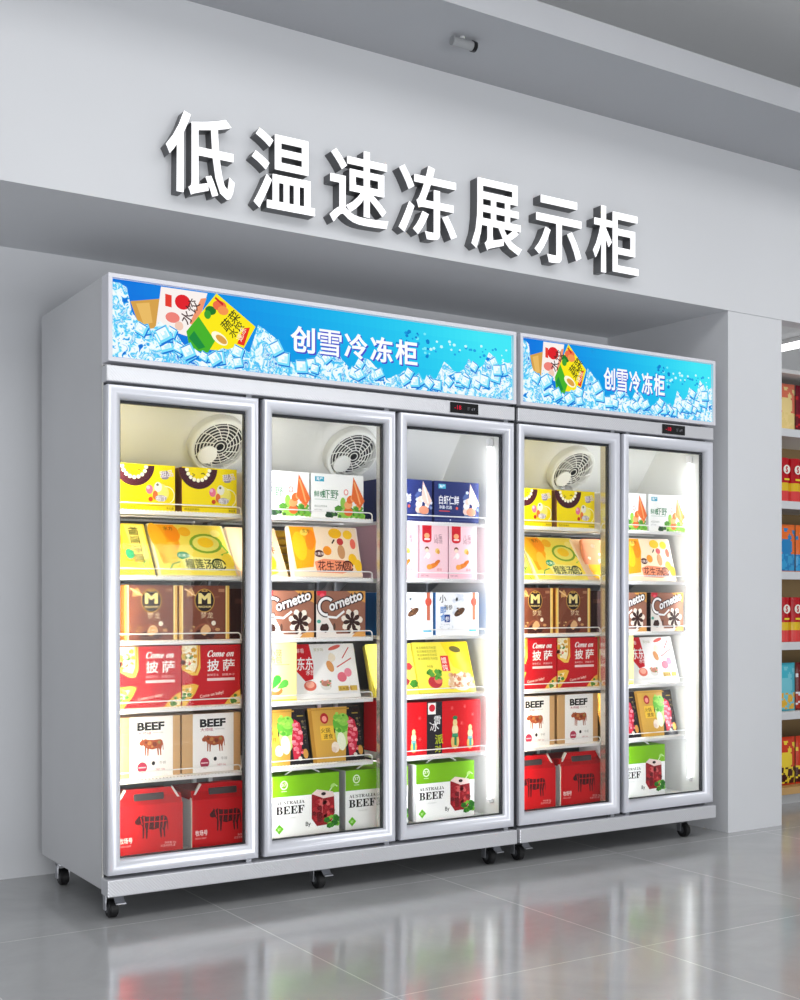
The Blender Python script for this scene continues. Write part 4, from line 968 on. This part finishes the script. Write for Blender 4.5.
def can(c1, c2):
    bm = bmesh.new(); n = 20
    prof = [(.0, 0), (.036, 0), (.038, .004), (.038, .205), (.039, .208), (.039, .222), (.036, .224), (0, .224)]
    rings = [[bm.verts.new((r*math.cos(2*PI*i/n), r*math.sin(2*PI*i/n)+.04, z)) for i in range(n)] if r else [bm.verts.new((0, .04, z))] for r, z in prof]
    zz = [.0, .05, .09, .13, .17]
    for A_, B_ in zip(rings, rings[1:]):
        for i in range(n):
            if len(A_) == 1: bm.faces.new((A_[0], B_[i], B_[(i+1) % n]))
            elif len(B_) == 1: bm.faces.new((A_[i], A_[(i+1) % n], B_[0]))
            else: bm.faces.new((A_[i], A_[(i+1) % n], B_[(i+1) % n], B_[i]))
    bmesh.ops.bisect_plane(bm, geom=bm.verts[:]+bm.edges[:]+bm.faces[:], plane_co=(0, 0, .06), plane_no=(0, 0, 1))
    bmesh.ops.bisect_plane(bm, geom=bm.verts[:]+bm.edges[:]+bm.faces[:], plane_co=(0, 0, .10), plane_no=(0, 0, 1))
    bmesh.ops.bisect_plane(bm, geom=bm.verts[:]+bm.edges[:]+bm.faces[:], plane_co=(0, 0, .145), plane_no=(0, 0, 1))
    A = Art(.06, .224); A.ell(.5, .74, .11, .10, K(245, 240, 230)); A.text('S', 0, 0, 1, K(186, 16, 30), .05, box=(.36, .67, .64, .81)); A.rect(.2, .5, .8, .54, K(240, 220, 60))
    A.V = [(v[0], v[1]+.0005, v[2]) for v in A.V]
    def cf(f):
        z = f.calc_center_median().z
        return c2 if z < .06 else (K(226, 190, 40) if z < .10 else c1)
    return to_mesh('snack_can', [(bm, cf)], A, M['film'])
def bagcol(top, mid, low):
    def fn(u, v):
        r = abs(math.sin(u*9+v*7)*math.cos(v*13-u*5))
        if v > .93 or v < .04: return top
        if v > .68: return top if r < .6 else mid
        if v > .4: return mid if (u-.5)**2+(v-.55)**2 < .06 else top
        return low if r > .25 else mid
    return fn
GP = {}
def gput(key, maker, x, z, y, label, cat, grp):
    if key not in GP: o = maker(); GP[key] = o
    else: o = GP[key].copy(); COL.objects.link(o)
    o.location = (GX+x, GY+y, z+.0005); tag(o, label, cat, grp); return o
rows = [
 (5, 'popcorn', lambda: snack_bag(0, bagcol(K(230, 120, 90), K(246, 220, 150), K(240, 214, 140))), 'bag', 'popcorn bag, pink and cream,', 'top shelf of the snack shelving'),
 (4, 'redcan', lambda: can(K(186, 16, 30), K(220, 70, 70)), 'can', 'red crisp can', 'second shelf of the snack shelving'),
 (3, 'bluebag', lambda: snack_bag(0, bagcol(K(230, 110, 40), K(40, 130, 190), K(60, 160, 210))), 'bag', 'orange and blue snack bag', 'third shelf of the snack shelving'),
 (2, 'redcan', None, 'can', 'red crisp can', 'fourth shelf of the snack shelving'),
 (1, 'cyanbag', lambda: snack_bag(0, bagcol(K(70, 180, 200), K(120, 200, 215), K(230, 180, 60))), 'bag', 'turquoise crisp bag', 'fifth shelf of the snack shelving'),
 (0, 'blackbag', lambda: snack_bag(0, bagcol(K(206, 60, 30), K(240, 210, 60), K(70, 24, 20))), 'bag', 'red, yellow and dark snack bag', 'bottom board of the snack shelving')]
ordn = ['leftmost', 'second from left', 'third from left', 'fourth from left', 'fifth from left', 'sixth from left', 'seventh from left', 'eighth from left']
for k, key, mk, typ, txt, where in rows:
    n, dx, x0_ = (6, .178, .10) if typ == 'bag' else (8, .082, .045)
    for i in range(n):
        kk = key
        if key == 'cyanbag' and i % 2: kk = 'brownbag'; mk2 = lambda: snack_bag(0, bagcol(K(110, 30, 30), K(230, 226, 230), K(170, 50, 30))); t2 = 'dark red crisp bag'
        elif key == 'popcorn' and i % 2: kk = 'crimsonbag'; mk2 = lambda: snack_bag(0, bagcol(K(120, 14, 40), K(196, 30, 40), K(110, 10, 30))); t2 = 'dark crimson snack bag'
        else: mk2 = mk; t2 = txt
        gput(kk, mk2, x0_+dx*i, GS[k], .04, '%s on %s, %s' % (t2, where, ordn[i]), 'snack '+typ, '%ss on %s' % (typ, where))

# ------------------------------------------------------------------ light
W = bpy.data.worlds.new('room_light'); S.world = W; W.use_nodes = True
W.node_tree.nodes['Background'].inputs[0].default_value = (.96, .98, 1, 1); W.node_tree.nodes['Background'].inputs[1].default_value = .40
def area(name, loc, rot, sx, sy, e, col=(1, 1, 1)):
    l = bpy.data.lights.new(name, 'AREA'); l.shape = 'RECTANGLE'; l.size = sx; l.size_y = sy; l.energy = e; l.color = col
    o = bpy.data.objects.new(name, l); o.location = loc; o.rotation_euler = [math.radians(a) for a in rot]; COL.objects.link(o); return o
area('ceiling_panel_light', (.2, -1.75, 3.32), (0, 0, 0), 4.0, 1.3, 38, (1, .995, .985))
area('ceiling_panel_light', (4.2, -1.75, 3.32), (0, 0, 0), 2.6, 1.3, 30, (1, .995, .985))
area('low_front_fill', (-.2, -6.5, .75), (90, 0, 0), 6.5, 1.5, 172, (.98, .99, 1))  # added fill behind the camera, brightens the lower walls; no known window
area('shop_fill_light', (4.9, 2.2, 2.7), (0, 0, 0), 1.5, 2.0, 60)  # added fill that brightens the shop beyond, separate from the modelled tube

# ------------------------------------------------------------------ camera
cd = bpy.data.cameras.new('camera'); cam = bpy.data.objects.new('camera', cd); COL.objects.link(cam)
cam.location = (-1.300, -3.758, 1.004)
cam.rotation_euler = (PI/2, 0, -math.atan2(785, 1237))
cd.sensor_fit = 'HORIZONTAL'; cd.sensor_width = 36; cd.lens = 36*1237/800; cd.shift_y = (601-500)/800; cd.clip_start = .05
S.camera = cam
S.view_settings.view_transform = 'Standard'; S.view_settings.look = 'None'; S.view_settings.gamma = 1; S.view_settings.exposure = 0
S.view_settings.use_curve_mapping = False
